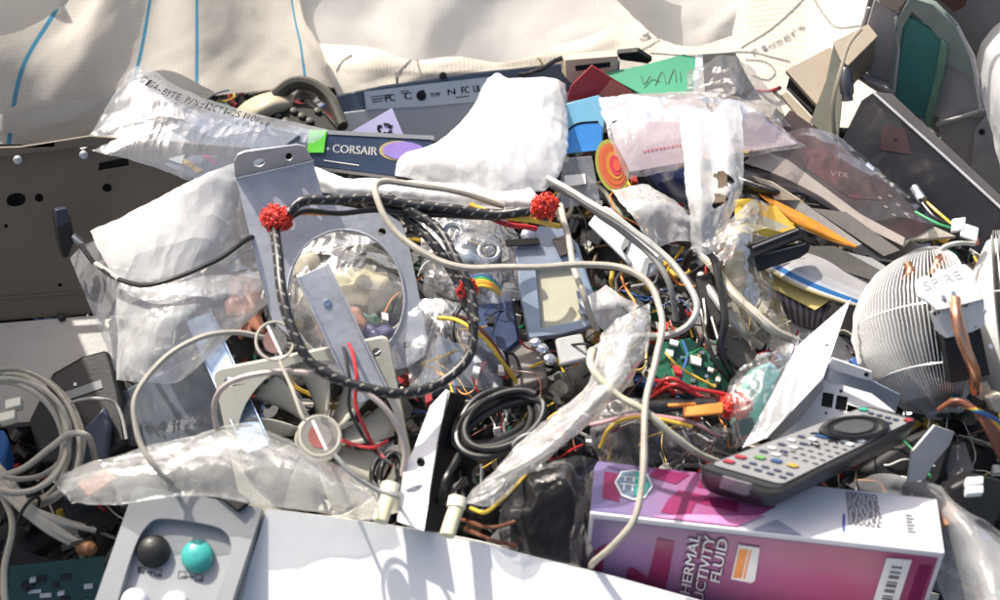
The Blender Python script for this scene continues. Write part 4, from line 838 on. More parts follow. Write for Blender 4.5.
# ================================================================ centre-right: sleeves, torn film, booklets
M_pink = film('pinkish_film', (.9, .85, .87), .12, .48, .16, 22, .5, 45, .5, .4)
M_smoke = film('smoky_film', (.26, .25, .26), .12, .45, .2, 24, .5, 50, .12, .3)
def flat(name, pts, pl, th, m, label, cat_, bevel=.0006, group=None):
    mb = MB(); mb.slab(pl.poly(pts), -pl.n * th); return tag(mb.build(name, m, None, bevel), label, cat_, group)
def colour_sleeves():
    pl = Plane((570, 100, .095), (632, 92, .1), (592, 66, .125))
    o = flat('folded_leaflet', [(566, 102), (571, 86), (592, 65), (612, 78), (632, 92), (600, 96)], pl, .0015, mat('red_leaflet', (.4, .035, .045), .45, 0, .1), 'red triangular leaflet corner between the white bag and the green folder', 'leaflet')
    mb = MB(); mb.slab(pl.poly([(611, 80), (632, 92), (636, 96), (600, 97), (598, 95)], .0006), pl.n * .0006); mb.build('orange_edge', mat('pink_orange', (.62, .2, .15), .5), o)
    pl = Plane((565, 150, .09), (602, 150, .09), (585, 98, .11))
    o = flat('disc_sleeve', [(565, 104), (598, 95), (606, 100), (602, 150), (564, 154)], pl, .003, mat('sky_blue_print', (.17, .4, .56), .3, 0, .12), 'light and mid blue disc sleeve under the red leaflet', 'disc sleeve')
    mb = MB(); mb.slab(pl.poly([(564, 133), (575, 126), (592, 123), (602, 126), (602, 150), (564, 154)], .0004), pl.n * .0005); mb.build('blue_band', mat('mid_blue_print', (.05, .24, .62), .3), o)
    mb = MB(); mb.tube([pl.at(*p, .001) for p in smooth2([(566, 132), (578, 124), (598, 122)], 12, False)], .0009, 5); mb.build('dark_line', ink, o)
    pl = Plane((596, 190, .1), (640, 185, .105), (610, 140, .12)); t = thing('printed_disc', W(615, 168, .09), 'rainbow ringed disc edge in red, orange and yellow under the pinkish bag', 'disc')
    for k, (r1, c) in enumerate(((1., (.3, .3, .05)), (.86, (.5, .12, .05)), (.74, (.45, .1, .03)), (.52, (.5, .2, .04)), (.38, (.5, .04, .06)), (.22, (.6, .1, .05)))):
        mb = MB(); mb.slab(pl.ell(612 + 6 * (1 - r1), 166, 16 * r1, 27 * r1, 32, -.25, .0005 * k), -pl.n * (.0016 if not k else .0004)); mb.build('colour_ring', mat('disc_ring', c, .3, 0, .1), t)
    pl = Plane((560, 205, .085), (600, 205, .085), (575, 155, .105))
    o = flat('disc_case', [(562, 158), (592, 156), (600, 200), (560, 208)], pl, .006, M_clearb, 'pale blue clear disc case standing right of the white bag', 'disc case')
    mb = MB(); mb.slab(pl.poly([(564, 176), (585, 174), (586, 184), (565, 187)], .0006), pl.n * .0006); mb.build('paper_label', paper, o)
    pl = Plane((612, 78, .1), (697, 60, .105), (640, 94, .1))
    o = flat('green_folder', [(603, 73), (640, 66), (684, 54), (697, 58), (694, 94), (640, 94), (622, 84)], pl, .004, mat('green_card', (.03, .26, .14), .55, 0, .1, 16), 'green card folder with dark scribbles and a pale spine', 'folder')
    mb = MB()
    for pts in ([(641, 76), (644, 84), (650, 76)], [(655, 86), (662, 72), (666, 84)], [(668, 84), (674, 70), (676, 83)], [(680, 72), (681, 82)], [(644, 88), (652, 80), (660, 82)]): mb.tube([pl.at(x, y, .0008) for x, y in smooth2(pts, 14, False)], .0004, 4, flat=.3)
    mb.build('scribble', mat('dark_green_ink', (.01, .08, .05), .5), o)
    mb = MB(); mb.slab(pl.poly([(696, 56), (704, 54), (701, 94), (693, 95)], .001), -pl.n * .008); mb.build('spine', mat('lilac_grey', (.5, .52, .58), .5), o)
    pl = Plane((705, 90, .09), (745, 95, .09), (720, 52, .12))
    flat('cardboard_flap', [(702, 54), (735, 52), (748, 78), (762, 100), (706, 104)], pl, .002, mat('grey_brown_card', (.28, .26, .22), .6, 0, .2, 40), 'grey-brown folded card flap right of the green folder', 'card')
    pl = Plane((566, 78, .1), (616, 70, .1), (590, 58, .115))
    o = flat('label_box', [(565, 60), (618, 56), (618, 70), (600, 74), (572, 84), (566, 78)], pl, .02, card_b, 'small tan carton with a dark printed strip above the red leaflet', 'carton')
    mb = MB(); mb.slab(pl.poly([(575, 66), (610, 62), (610, 67), (576, 71)], .0003), pl.n * .0003); mb.build('printed_strip', ink, o)
    flat('black_strip', [(617, 54), (638, 52), (652, 61), (648, 64), (620, 60)], Plane((617, 58, .095), (650, 60, .095), (630, 50, .11)), .006, blk_m, 'short black plastic strip between the tan carton and the green folder', 'plastic strip')
    cable('black_wire', [(520, 72, .07), (540, 70, .1), (556, 62, .105), (575, 58, .1), (590, 58, .08)], .0025, blk_c, 'short black wire hooked over the slim case beside the tan carton', 'wire')
colour_sleeves()
def pink_sleeve():
    pl = Plane((620, 170, .115), (790, 142, .12), (640, 100, .135))
    o = flat('printed_card', [(607, 108), (640, 97), (740, 104), (775, 122), (798, 144), (735, 154), (630, 172), (614, 140)], pl, .0012, mat('lilac_card', (.5, .42, .44), .5, 0, .08), 'pale lilac card with a line of red print inside the pinkish bag', 'card')
    mb = MB(); [mb.slab(pl.poly([(643 + q * 4, 151 - q * .7), (645.6 + q * 4, 150.5 - q * .7), (645.8 + q * 4, 152.5 - q * .7), (643.2 + q * 4, 153 - q * .7)], .0005), pl.n * .0002) for q in range(10)]; mb.build('lettering', mat('red_ink', (.5, .05, .06), .5), o)
    mb = MB(); mb.slab(pl.poly([(608, 110), (650, 99), (652, 110), (612, 122)], .0006), pl.n * .0004); mb.build('paper_label', paper, o)
pink_sleeve()
sheet_obj('plastic_bag', [
    [(598, 98, .12), (640, 93, .135), (700, 91, .14), (742, 98, .14), (776, 117, .13)],
    [(606, 125, .125), (650, 122, .14), (705, 118, .148), (752, 122, .145), (790, 132, .13)],
    [(614, 150, .12), (655, 148, .135), (710, 142, .14), (760, 140, .135), (804, 145, .125)],
    [(627, 180, .11), (665, 172, .12), (715, 163, .12), (762, 154, .12), (806, 147, .123)]], M_pink,
    'crinkled pinkish clear bag lying flat behind the torn white film', 'plastic bag', nu=64, nv=44, amp=.007, lam=.045, bulge=.006, seed=121, nf=9, edge=.6)
sheet_obj('plastic_bag', [[(690, 72, .12), (725, 55, .13), (752, 66, .125)], [(685, 95, .13), (735, 88, .145), (775, 98, .13)], [(680, 118, .125), (735, 118, .14), (790, 128, .125)]], M_smoke, 'dark smoky crinkled film between the green folder and beige boxes', 'plastic bag', nu=40, nv=34, amp=.009, lam=.04, seed=123, nf=9, edge=.7)
tf = sheet_obj('plastic_bag', [
    [(680, 112, .15), (690, 108, .16), (712, 112, .158), (724, 101, .165), (741, 100, .155)],
    [(683, 150, .16), (697, 148, .172), (712, 152, .168), (728, 148, .175), (743, 150, .165)],
    [(686, 190, .16), (700, 190, .172), (713, 190, .168), (728, 190, .172), (741, 190, .16)],
    [(690, 222, .15), (701, 223, .16), (712, 223, .158), (722, 220, .158), (733, 214, .15)],
    [(692, 252, .13), (699, 254, .14), (706, 255, .14), (714, 250, .135), (720, 242, .13)]], film('torn_film', (.86, .86, .85), .4, .75, .25, 16, .6, 30, .2, .3),
    'tall white torn film with a ragged hole standing right of centre', 'plastic bag', nu=70, nv=110, amp=.005, lam=.05, seed=131, nf=9, edge=.6,
    keep=lambda u, v: not (((u - .66 - .05 * math.sin(v * 60)) / .13) ** 2 + ((v - .43) / .055) ** 2 < 1 or ((u - .6 - .06 * math.sin(v * 47)) / .12) ** 2 + ((v - .58) / .06) ** 2 < 1))
flat('brown_scrap', [(703, 172), (728, 170), (726, 202), (706, 204)], Plane((705, 200, .135), (726, 200, .135), (715, 170, .15)), .004, mat('tan_scrap', (.4, .3, .2), .7, 0, .5, 60), 'tan scrap showing through the ragged hole of the torn white film', 'card')
M_yfilm = film('yellowish_film', (.8, .76, .62), .08, .4, .16, 22, .5, 40, .35, .4)
sheet_obj('plastic_bag', [[(702, 245, .12), (728, 222, .13), (752, 200, .125), (770, 205, .11)], [(712, 275, .12), (735, 258, .135), (752, 248, .13), (765, 240, .11)], [(728, 310, .11), (746, 305, .125), (762, 298, .115), (775, 290, .1)], [(752, 350, .09), (768, 345, .1), (782, 340, .1), (795, 332, .085)]], M_yfilm,
    'yellowish clear film trailing down from the torn white film', 'plastic bag', nu=34, nv=50, amp=.006, lam=.04, seed=133, nf=8, edge=.6)
flat('red_print', [(722, 226), (732, 221), (734, 232), (724, 236)], heap(.115), .002, mat('dull_red', (.45, .06, .05), .5), 'small dull red printed square at the left of the yellow envelopes', 'label')
flat('red_print', [(726, 240), (738, 234), (741, 244), (730, 250)], heap(.115), .002, mat('dull_red_b', (.5, .1, .08), .5), 'second dull red print, just below the first, beside the black connectors', 'label')
sheet_obj('plastic_bag', [[(612, 192, .1), (645, 184, .11), (680, 205, .1)], [(630, 215, .12), (662, 205, .13), (700, 225, .11)], [(655, 248, .1), (680, 240, .11), (702, 245, .1)]], M_milk, 'bunched white film glinting under the rainbow disc', 'plastic bag', nu=36, nv=30, amp=.008, lam=.04, seed=137, nf=9, edge=.8)
flat('dark_cube', [(678, 214), (690, 212), (704, 228), (706, 244), (690, 250), (670, 240)], Plane((670, 240, .1), (704, 240, .1), (690, 212, .12)), .02, mat('dark_brown_plastic', (.035, .025, .022), .45), 'dark brown plastic block wedged left of the torn white film', 'plastic box', .002)
flat('dark_cloth', [(640, 165), (690, 158), (692, 205), (660, 190)], Plane((640, 165, .08), (692, 160, .08), (660, 200, .07)), .01, printmat('black_blue_print', [(.02, .02, .025), (.03, .04, .1), (.2, .2, .22), (.02, .02, .02)], 40), 'black and blue printed pouch beneath the pinkish bag', 'pouch', .002)
def envelopes():
    def leaf(rows, m, label, seed, nm='envelope'): return sheet_obj(nm, rows, m, label, 'envelope', nu=50, nv=24, amp=.004, lam=.05, seed=seed, solid=.0008, fine=.8)
    leaf([[(757, 192, .1), (780, 203, .105), (815, 222, .105), (858, 246, .1)], [(764, 199, .105), (787, 213, .11), (820, 232, .109), (857, 247, .101)], [(771, 206, .105), (796, 224, .108), (825, 239, .106), (856, 248.5, .1)]], mat('orange_paper', (.5, .2, .025), .7, 0, .3, 26, .3, 120, dirt=.4, spec=.2), 'curved orange envelope tapering to a point under the dark booklets', 141)
    for k, (pts, l, m, lab) in enumerate((
        ([(738, 204), (776, 206), (803, 236), (772, 242)], .108, mat('amber_paper', (.58, .36, .04), .6, 0, .2, 30, .2, 120, dirt=.2), 'amber sleeve fanned out just left of the orange envelope'),
        ([(722, 224), (758, 214), (790, 227), (752, 238)], .113, mat('ivory_paper', (.6, .55, .42), .6, 0, .15, 30, .2, 120), 'ivory sleeve fanned between the amber sleeve and the red prints'),
        ([(730, 238), (766, 228), (796, 236), (758, 247)], .117, mat('lemon_paper', (.66, .5, .08), .6, 0, .2, 30, .2, 120), 'lemon yellow sleeve fanned just above the stacked black connectors'),
        ([(712, 242), (744, 232), (770, 238), (730, 252)], .12, mat('pale_sleeve', (.62, .58, .5), .6, 0, .15, 30, .2, 120), 'pale sleeve end nearest the torn white film in the yellow fan'),
        ([(738, 252), (772, 240), (784, 246), (744, 262)], .114, mat('brown_sleeve', (.2, .12, .05), .6, 0, .2, 30, .2, 120), 'brown sleeve edge directly behind the black connectors'))):
        flat('paper_sleeve', pts, Plane((pts[0][0], pts[0][1], l), (pts[1][0], pts[1][1], l + .006), (pts[2][0], pts[2][1], l)), .0008, m, lab, 'sleeve', 0)
    leaf([[(735, 200, .09), (755, 200, .095), (775, 210, .095), (795, 222, .09)], [(735, 220, .1), (758, 222, .108), (775, 228, .105), (792, 238, .095)], [(738, 250, .09), (758, 247, .1), (772, 248, .1), (790, 250, .09)]], mat('yellow_paper', (.78, .55, .06), .5, 0, .15, 20), 'bright yellow padded envelope left of the orange one', 142)
    leaf([[(716, 232, .1), (735, 222, .11), (755, 218, .11), (765, 218, .1)], [(720, 242, .105), (742, 236, .12), (765, 232, .115), (775, 234, .1)], [(726, 254, .1), (745, 250, .11), (762, 245, .11), (772, 244, .1)]], mat('cream_paper', (.68, .62, .45), .5, 0, .15), 'cream folded wrapper end poking out beside the yellow envelope', 143, 'wrapper')
envelopes()
def sata():
    for pts, pl, lab in (([(727, 262), (733, 257), (806, 241), (811, 244), (809, 252), (800, 258), (735, 279), (728, 274)], Plane((730, 262, .125), (808, 242, .125), (732, 278, .118)), 'long black flat connector lying across the yellow envelopes, lower of two'),
                         ([(742, 252), (748, 244), (798, 227), (804, 229), (805, 237), (760, 256), (744, 258)], Plane((745, 246, .135), (800, 228, .135), (748, 258, .13)), 'shorter black flat connector stacked above the long one by the yellow envelopes')):
        mb = MB(); mb.slab(pl.poly(pts), -pl.n * .009); o = mb.build('flat_connector', blk_m, None, .0016); tag(o, lab, 'connector')
        a, b = pts[2], pts[5]; mb = MB(); mb.tube([pl.at(pts[1][0] + 4, pts[1][1] + 4, .0004), pl.at((a[0] + pts[3][0]) / 2 - 3, a[1] + 3, .0004)], .001, 6); mb.build('moulded_edge', grey_d, o)
sata()
def booklets():
    pl = Plane((760, 155, .105), (935, 230, .115), (795, 112, .13))
    t = thing('booklet', W(850, 190, .1), 'red and black printed booklet with worn cover under the smoky plastic sheath', 'booklet')
    mb = MB(); mb.slab(pl.poly([(744, 162), (758, 150), (790, 110), (832, 139), (882, 178), (934, 226), (956, 236), (910, 239), (903, 246), (858, 222), (800, 190)], -.0012), -pl.n * .009); mb.build('pages', pages, t)
    mb = MB(); mb.slab(pl.poly([(756, 153), (790, 110), (832, 139), (882, 178), (934, 226), (916, 236), (903, 240), (862, 217), (800, 184)]), -pl.n * .001); mb.build('cover', printmat('red_black_print', [(.03, .026, .027), (.055, .042, .042), (.075, .045, .046), (.045, .038, .038), (.085, .08, .078)], 20, .4, .2), t)
    mb = MB(); mb.slab(pl.poly([(792, 132), (826, 148), (868, 178), (880, 200), (850, 198), (806, 168)], .0004), pl.n * .0003); mb.build('cover_picture', printmat('dull_red_picture', [(.07, .03, .03), (.12, .045, .045), (.05, .03, .03), (.1, .06, .055)], 60, .4, .3), t)
    mb = MB(); ptext(mb, 'VTR', pl, (830, 176), (848, 178), 5, .001); 
    for x, y in ((880, 198), (890, 196), (886, 207), (898, 205), (894, 215), (906, 214)): mb.slab(pl.ell(x, y, 2.6, 1.2, 10, .5, .0005), pl.n * .0002)
    mb.build('lettering', mat('pale_print', (.24, .18, .17), .5), t)
    mb = MB(); mb.slab(pl.poly([(744, 163), (760, 150), (788, 160), (860, 214), (905, 238), (903, 246), (858, 224), (800, 192), (770, 172)], .0008), -pl.n * .0012); mb.build('cover_border', mat('cream_border', (.42, .36, .31), .45, 0, .15), t)
    pl = Plane((800, 206, .085), (905, 255, .085), (860, 200, .11))
    t = thing('magazine', W(850, 235, .08), 'grey closed magazine with white page edge below the red and black booklet', 'magazine')
    mb = MB(); mb.slab(pl.poly([(800, 204), (850, 210), (935, 255), (908, 264), (878, 261), (872, 266), (830, 233)], -.001), -pl.n * .007); mb.build('pages', paper, t)
    mb = MB(); mb.slab(pl.poly([(806, 204), (850, 208), (935, 255), (908, 263), (880, 258)]), -pl.n * .001); mb.build('cover', printmat('grey_print', [(.1, .1, .1), (.16, .16, .155), (.2, .19, .18), (.12, .12, .12)], 12, .35), t)
    sheet_obj('black_sheet', [[(738, 160, .09), (770, 172, .1), (810, 190, .1), (870, 222, .09)], [(736, 178, .1), (768, 188, .112), (805, 195, .108), (850, 220, .1)], [(740, 190, .09), (772, 198, .1), (800, 194, .105), (838, 215, .095)]], mat('black_glossy_card', (.025, .022, .025), .25), 'black glossy curled card between the yellow envelopes and the booklet', 'card', nu=30, nv=14, amp=.003, lam=.05, seed=151, solid=.001)
    sm = stripemat('blue_stripe_print', [(0, (.34, .33, .33)), (.5, (.4, .4, .42)), (.66, (.5, .52, .55)), (.74, (.03, .16, .42)), (.86, (.66, .67, .68)), (.93, (.5, .42, .2))], 1, .3)
    sheet_obj('magazine', [[(790, 242, .085), (830, 255, .09), (880, 275, .085), (910, 290, .08)], [(770, 252, .095), (806, 270, .098), (845, 288, .092), (890, 305, .085)], [(752, 262, .09), (790, 285, .095), (835, 302, .09), (882, 312, .08)]], sm, 'curved grey magazine with a dark blue stripe and yellow edge above the dome cooler', 'magazine', nu=40, nv=30, amp=.001, lam=.1, seed=152, solid=.004)
    sheet_obj('book_spine', [[(748, 268, .075), (780, 290, .08), (830, 308, .07)], [(758, 282, .075), (790, 305, .078), (825, 318, .07)], [(770, 290, .06), (795, 320, .06), (822, 330, .055)]], stripemat('ribbed_grey', [(i / 24, (.22, .19, .2) if i % 2 else (.08, .06, .065)) for i in range(24)], 0), 'ribbed brown-grey spiral notebook edge under the blue striped magazine', 'notebook', nu=34, nv=12, amp=.001, lam=.1, seed=153, solid=.004)
booklets()
sheet_obj('plastic_bag', [[(762, 150, .13), (800, 128, .14), (838, 135, .14)], [(815, 188, .13), (850, 172, .14), (890, 178, .14)], [(868, 222, .125), (905, 218, .135), (945, 228, .13)]], film('sleeve_film', (.8, .8, .82), .0, .12, .12, 20, .35, 40, .2), 'clear sleeve film over the red and black booklet', 'plastic bag', nu=40, nv=60, amp=.003, lam=.06, seed=155, nf=7, fine=.3)
for k, (pts, l, c, lab) in enumerate((
    ([(770, 190), (800, 200), (862, 244), (850, 250), (800, 228)], .1, (.3, .29, .27), 'thin grey leaflet sandwiched between the orange envelope and the black curled card'),
    ([(792, 246), (835, 246), (880, 270), (872, 280), (820, 264)], .098, (.08, .075, .07), 'black thin card above the blue striped magazine'),
    ([(742, 272), (772, 262), (830, 300), (815, 310)], .088, (.5, .4, .14), 'mustard edged card below the blue striped magazine'),
    ([(838, 250), (872, 258), (902, 276), (880, 284)], .1, (.4, .4, .39), 'pale grey card corner just above the left dome of the cooler'),
    ([(812, 208), (846, 212), (900, 250), (884, 256)], .104, (.14, .13, .12), 'charcoal leaflet lying on the grey magazine'),
    ([(752, 176), (772, 182), (800, 200), (776, 200)], .112, (.55, .5, .4), 'cream card corner beside the dark curled card and torn film'))):
    flat('thin_card', pts, Plane((pts[0][0], pts[0][1], l), (pts[1][0], pts[1][1], l + .004), (pts[2][0], pts[2][1], l + .002)), .0012, mat('card_stock', c, .65, 0, .2, 40, .1, 200, dirt=.25, spec=.25), lab, 'card', 0)
# ================================================================ top right: beige boxes, trays, sheath
def beige_boxes():
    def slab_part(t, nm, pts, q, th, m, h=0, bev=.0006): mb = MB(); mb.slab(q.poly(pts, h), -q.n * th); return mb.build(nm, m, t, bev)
    bc = mat('beige_carton_board', (.32, .265, .2), .6, 0, .08, 14, .05, 200, dirt=.15)
    t = thing('beige_carton', W(805, 90, .08), 'low beige carton with a dark slot along its open end, partly under the taller one', 'carton'); q = Plane((786, 70, .11), (830, 48, .115), (815, 102, .105))
    slab_part(t, 'top', [(786, 70), (830, 47), (842, 60), (826, 112), (814, 102)], q, .006, bc); slab_part(t, 'body', [(790, 74), (830, 50), (840, 60), (826, 112), (816, 102)], q, .022, blk_m, -.006)
    slab_part(t, 'lower_flap', [(783, 86), (789, 83), (816, 111), (811, 121)], q, .004, bc, -.016); slab_part(t, 'slot_edge', [(789, 82), (791, 81), (815, 104), (814, 107)], q, .002, blk_m, -.012)
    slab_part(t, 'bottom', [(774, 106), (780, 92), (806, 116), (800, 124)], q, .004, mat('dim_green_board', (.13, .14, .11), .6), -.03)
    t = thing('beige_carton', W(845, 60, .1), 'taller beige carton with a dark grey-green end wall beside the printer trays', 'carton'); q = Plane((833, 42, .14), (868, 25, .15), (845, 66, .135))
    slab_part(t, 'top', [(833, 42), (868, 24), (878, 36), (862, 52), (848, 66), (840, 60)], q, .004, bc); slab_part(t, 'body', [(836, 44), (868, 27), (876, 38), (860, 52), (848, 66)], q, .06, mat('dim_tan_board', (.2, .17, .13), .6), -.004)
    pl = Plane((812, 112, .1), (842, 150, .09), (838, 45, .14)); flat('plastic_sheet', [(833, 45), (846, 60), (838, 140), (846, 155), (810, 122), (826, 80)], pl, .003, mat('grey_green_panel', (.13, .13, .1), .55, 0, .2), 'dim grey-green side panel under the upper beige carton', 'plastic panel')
    cable('carton_edge', [(862, 30, .16), (846, 50, .155), (838, 75, .15), (832, 110, .13), (838, 150, .1)], .002, mat('tan_edge', (.22, .19, .14), .5), 'tan tube added as the front edge of the upper beige carton', 'cable', flat=.6)  # added tube stands in for the carton's own edge
    mb = MB(); a, b = W(845, 68, .13), W(848, 106, .11); mb.lathe(a, b - a, [(.005, 0), (.007, .004), (.007, .025), (.0055, .028), (.0055, .033)], 18); tag(mb.build('metal_capacitor', mat('dull_metal', (.12, .12, .13), .35, .8)), 'shiny metal cylinder in the shade between the beige carton and smoky sheath', 'metal cylinder')
beige_boxes()
def trays():
    t = thing('paper_tray', W(920, 80, .1), 'stacked grey printer trays with a teal guide in the top right corner', 'printer tray')
    pl = Plane((870, 60, .1), (985, 110, .1), (905, -20, .2))
    def part(nm, pts, m, th=.004, h=0, q=pl, bev=.0012):
        mb = MB(); mb.slab(q.poly(pts, h), -q.n * th); return mb.build(nm, m, t, bev)
    part('back_plate', [(850, 40), (872, -40), (1000, -40), (1000, 200), (985, 200), (930, 150), (880, 100)], grey_d, .004, -.03)
    part('side_panel', [(873, 0), (884, 8), (896, 15), (899, 45), (894, 88), (868, 78), (850, 58), (862, 38)], grey_w, .006, -.004)
    part('side_panel', [(872, -30), (905, -30), (908, 0), (897, 13), (884, 7), (876, 0)], mat('tan_grey_plastic', (.33, .27, .22), .5), .006, -.001)
    part('front_lip', [(843, 56), (868, 78), (894, 88), (900, 98), (880, 92), (850, 72)], grey_w, .01, .004)
    part('guide_frame', [(898, 20), (912, -6), (936, 2), (958, 24), (972, 52), (978, 78), (946, 60), (948, 44), (930, 24), (914, 10), (905, 26), (896, 90), (890, 86)], mat('pale_green_grey', (.2, .24, .21), .45), .008, .006)
    part('paper_guide', [(907, 14), (946, 36), (944, 62), (930, 122), (896, 100), (900, 60)], teal, .006, .004)
    part('guide_edge', [(944, 36), (950, 42), (946, 70), (932, 124), (926, 122), (938, 72)], mat('dull_green', (.13, .24, .17), .45), .008, .009)
    part('tray', [(948, 44), (976, 76), (984, 110), (984, 120), (940, 122), (932, 116), (942, 74)], grey_w, .006, -.004)
    part('rim_highlight', [(936, 122), (984, 107), (986, 110), (938, 126)], mat('rim_highlight_grey', (.42, .4, .39), .45), .004, .004)  # lighter strip painted on as the rim's highlight
    part('lower_tray', [(936, 124), (984, 112), (992, 150), (996, 200), (966, 176), (940, 150)], grey_w, .006, -.006)
    part('corner_panel', [(975, 130), (990, 110), (1010, 110), (1010, 210), (994, 195), (972, 170)], mat('grey_corner', (.36, .35, .35), .5), .006, .002)
    for k, pts in enumerate(([(896, 15), (899, 15), (902, 46), (897, 90), (894, 89), (899, 46)], [(868, 77), (894, 87), (894, 90), (868, 80)], [(958, 24), (961, 26), (976, 54), (984, 108), (981, 108), (972, 56)], [(851, 55), (869, 5), (872, 6), (854, 58)])): part('edge_highlight', pts, mat('edge_highlight_grey', (.5, .48, .46), .5), .003, .006, bev=.0006)  # pale strips laid along the panel edges as painted highlights
    part('dark_opening', [(943, -30), (975, -30), (966, 6), (955, 12), (940, 0)], mat('dark_red_brown', (.05, .018, .015), .5), .004, .002)
    mb = MB()
    for k in range(5): mb.slab(pl.poly([(948 + k * 6, 46 + k * 8), (953 + k * 6, 49 + k * 8), (955 + k * 6, 55 + k * 8), (950 + k * 6, 53 + k * 8)], .003), -pl.n * .008)
    mb.build('rib', grey_w, t, .0006)
    mb = MB(); mb.lathe(pl.at(983, 130, .003), pl.n, [(.003, 0), (.003, .002)], 12); mb.build('screw_hole', blk, t)
trays()
def sheath():
    t = thing('plastic_sheath', W(910, 170, .1), 'dark see-through plastic sheath angled across the booklets and below the grey trays', 'plastic sheath')
    pl = Plane((840, 150, .12), (1000, 215, .125), (872, 92, .145)); mb = MB()
    mb.slab(pl.poly([(842, 140), (862, 100), (874, 92), (1010, 216), (1010, 275), (960, 240), (890, 180)]), -pl.n * .003); mb.build('front_sheet', film('smoky_plastic', (.03, .03, .036), .7, .86, .4, 14, .12, 30, .05, .1), t, .001)
    mb = MB(); mb.tube([pl.at(873, 93, .001), pl.at(940, 153, .001), pl.at(1010, 217, .001)], .0015, 6); mb.build('edge', mat('pale_edge', (.42, .42, .43), .3), t)
    mb = MB(); mb.slab(pl.poly([(874, 90), (892, 92), (1010, 202), (1010, 213)], -.004), -pl.n * .012); mb.build('top_rail', mat('rail_grey', (.08, .075, .077), .7, spec=.15), t, .001)
    mb = MB(); mb.slab(pl.poly([(884, 124), (905, 130), (912, 155), (880, 150)], .0005), pl.n * .0004); mb.build('print', printmat('dull_red_print', [(.025, .018, .02), (.05, .025, .026), (.02, .018, .02)], 40), t)
    mb = MB(); mb.slab(pl.ell(895, 139, 2, 2, 10, 0, .0012), pl.n * .0006); mb.build('stud', ink, t)
sheath()
sheet_obj('plastic_bag', [[(866, 98, .16), (905, 128, .165), (950, 168, .165), (1000, 214, .16)], [(856, 120, .15), (890, 152, .155), (935, 195, .155), (985, 236, .15)], [(846, 140, .14), (880, 178, .14), (925, 215, .14), (965, 244, .14)]], film('glint_film', (.5, .5, .54), .0, .04, .12, 20, .4, 30, .08), 'clear glossy film added over the dark plastic sheath for its glints', 'plastic bag', nu=60, nv=40, amp=.004, lam=.07, seed=157, nf=8, fine=.4)  # film sheet added to put glints on the sheath
def tail_connector():
    t = thing('fan_plug', W(963, 230, .13), 'small white plug on grey and yellow leads above the dome cooler', 'connector'); pl = Plane((952, 220, .155), (980, 232, .155), (955, 238, .148)); mb = MB()
    a = pl.at(952, 219); u, v = pl.at(966, 217) - a, pl.at(951, 232) - a; mb.box(a, u, v, -pl.n * .01); a = pl.at(962, 222, -.001); mb.box(a, pl.at(979, 228) - a, pl.at(960, 236) - a, -pl.n * .008); mb.build('shell', white_p, t, .001)
    mb = MB(); mb.box(pl.at(969, 236, -.002), pl.at(979, 238) - pl.at(969, 236), pl.at(969, 242) - pl.at(969, 236), -pl.n * .005); mb.build('red_cap', mat('salmon_cap', (.65, .22, .14), .4), t)
    for pts, m in (([(936, 285, .12), (936, 262, .14), (944, 248, .15), (960, 243, .155), (975, 243, .15)], cab_gr), ([(952, 224, .152), (938, 214, .15), (924, 200, .145)], yel_w), ([(953, 228, .15), (936, 224, .15), (915, 212, .145)], grn_w), ([(953, 226, .151), (934, 218, .15), (918, 198, .145)], blk_c)): cable('lead', pts, .0014 if m is not cab_gr else .0022, m, parent=t)
    mb = MB(); mb.tube([W(914, 188, .145), W(922, 200, .147)], .0045, 10); mb.build('ferrule', steel_b, t)
tail_connector()
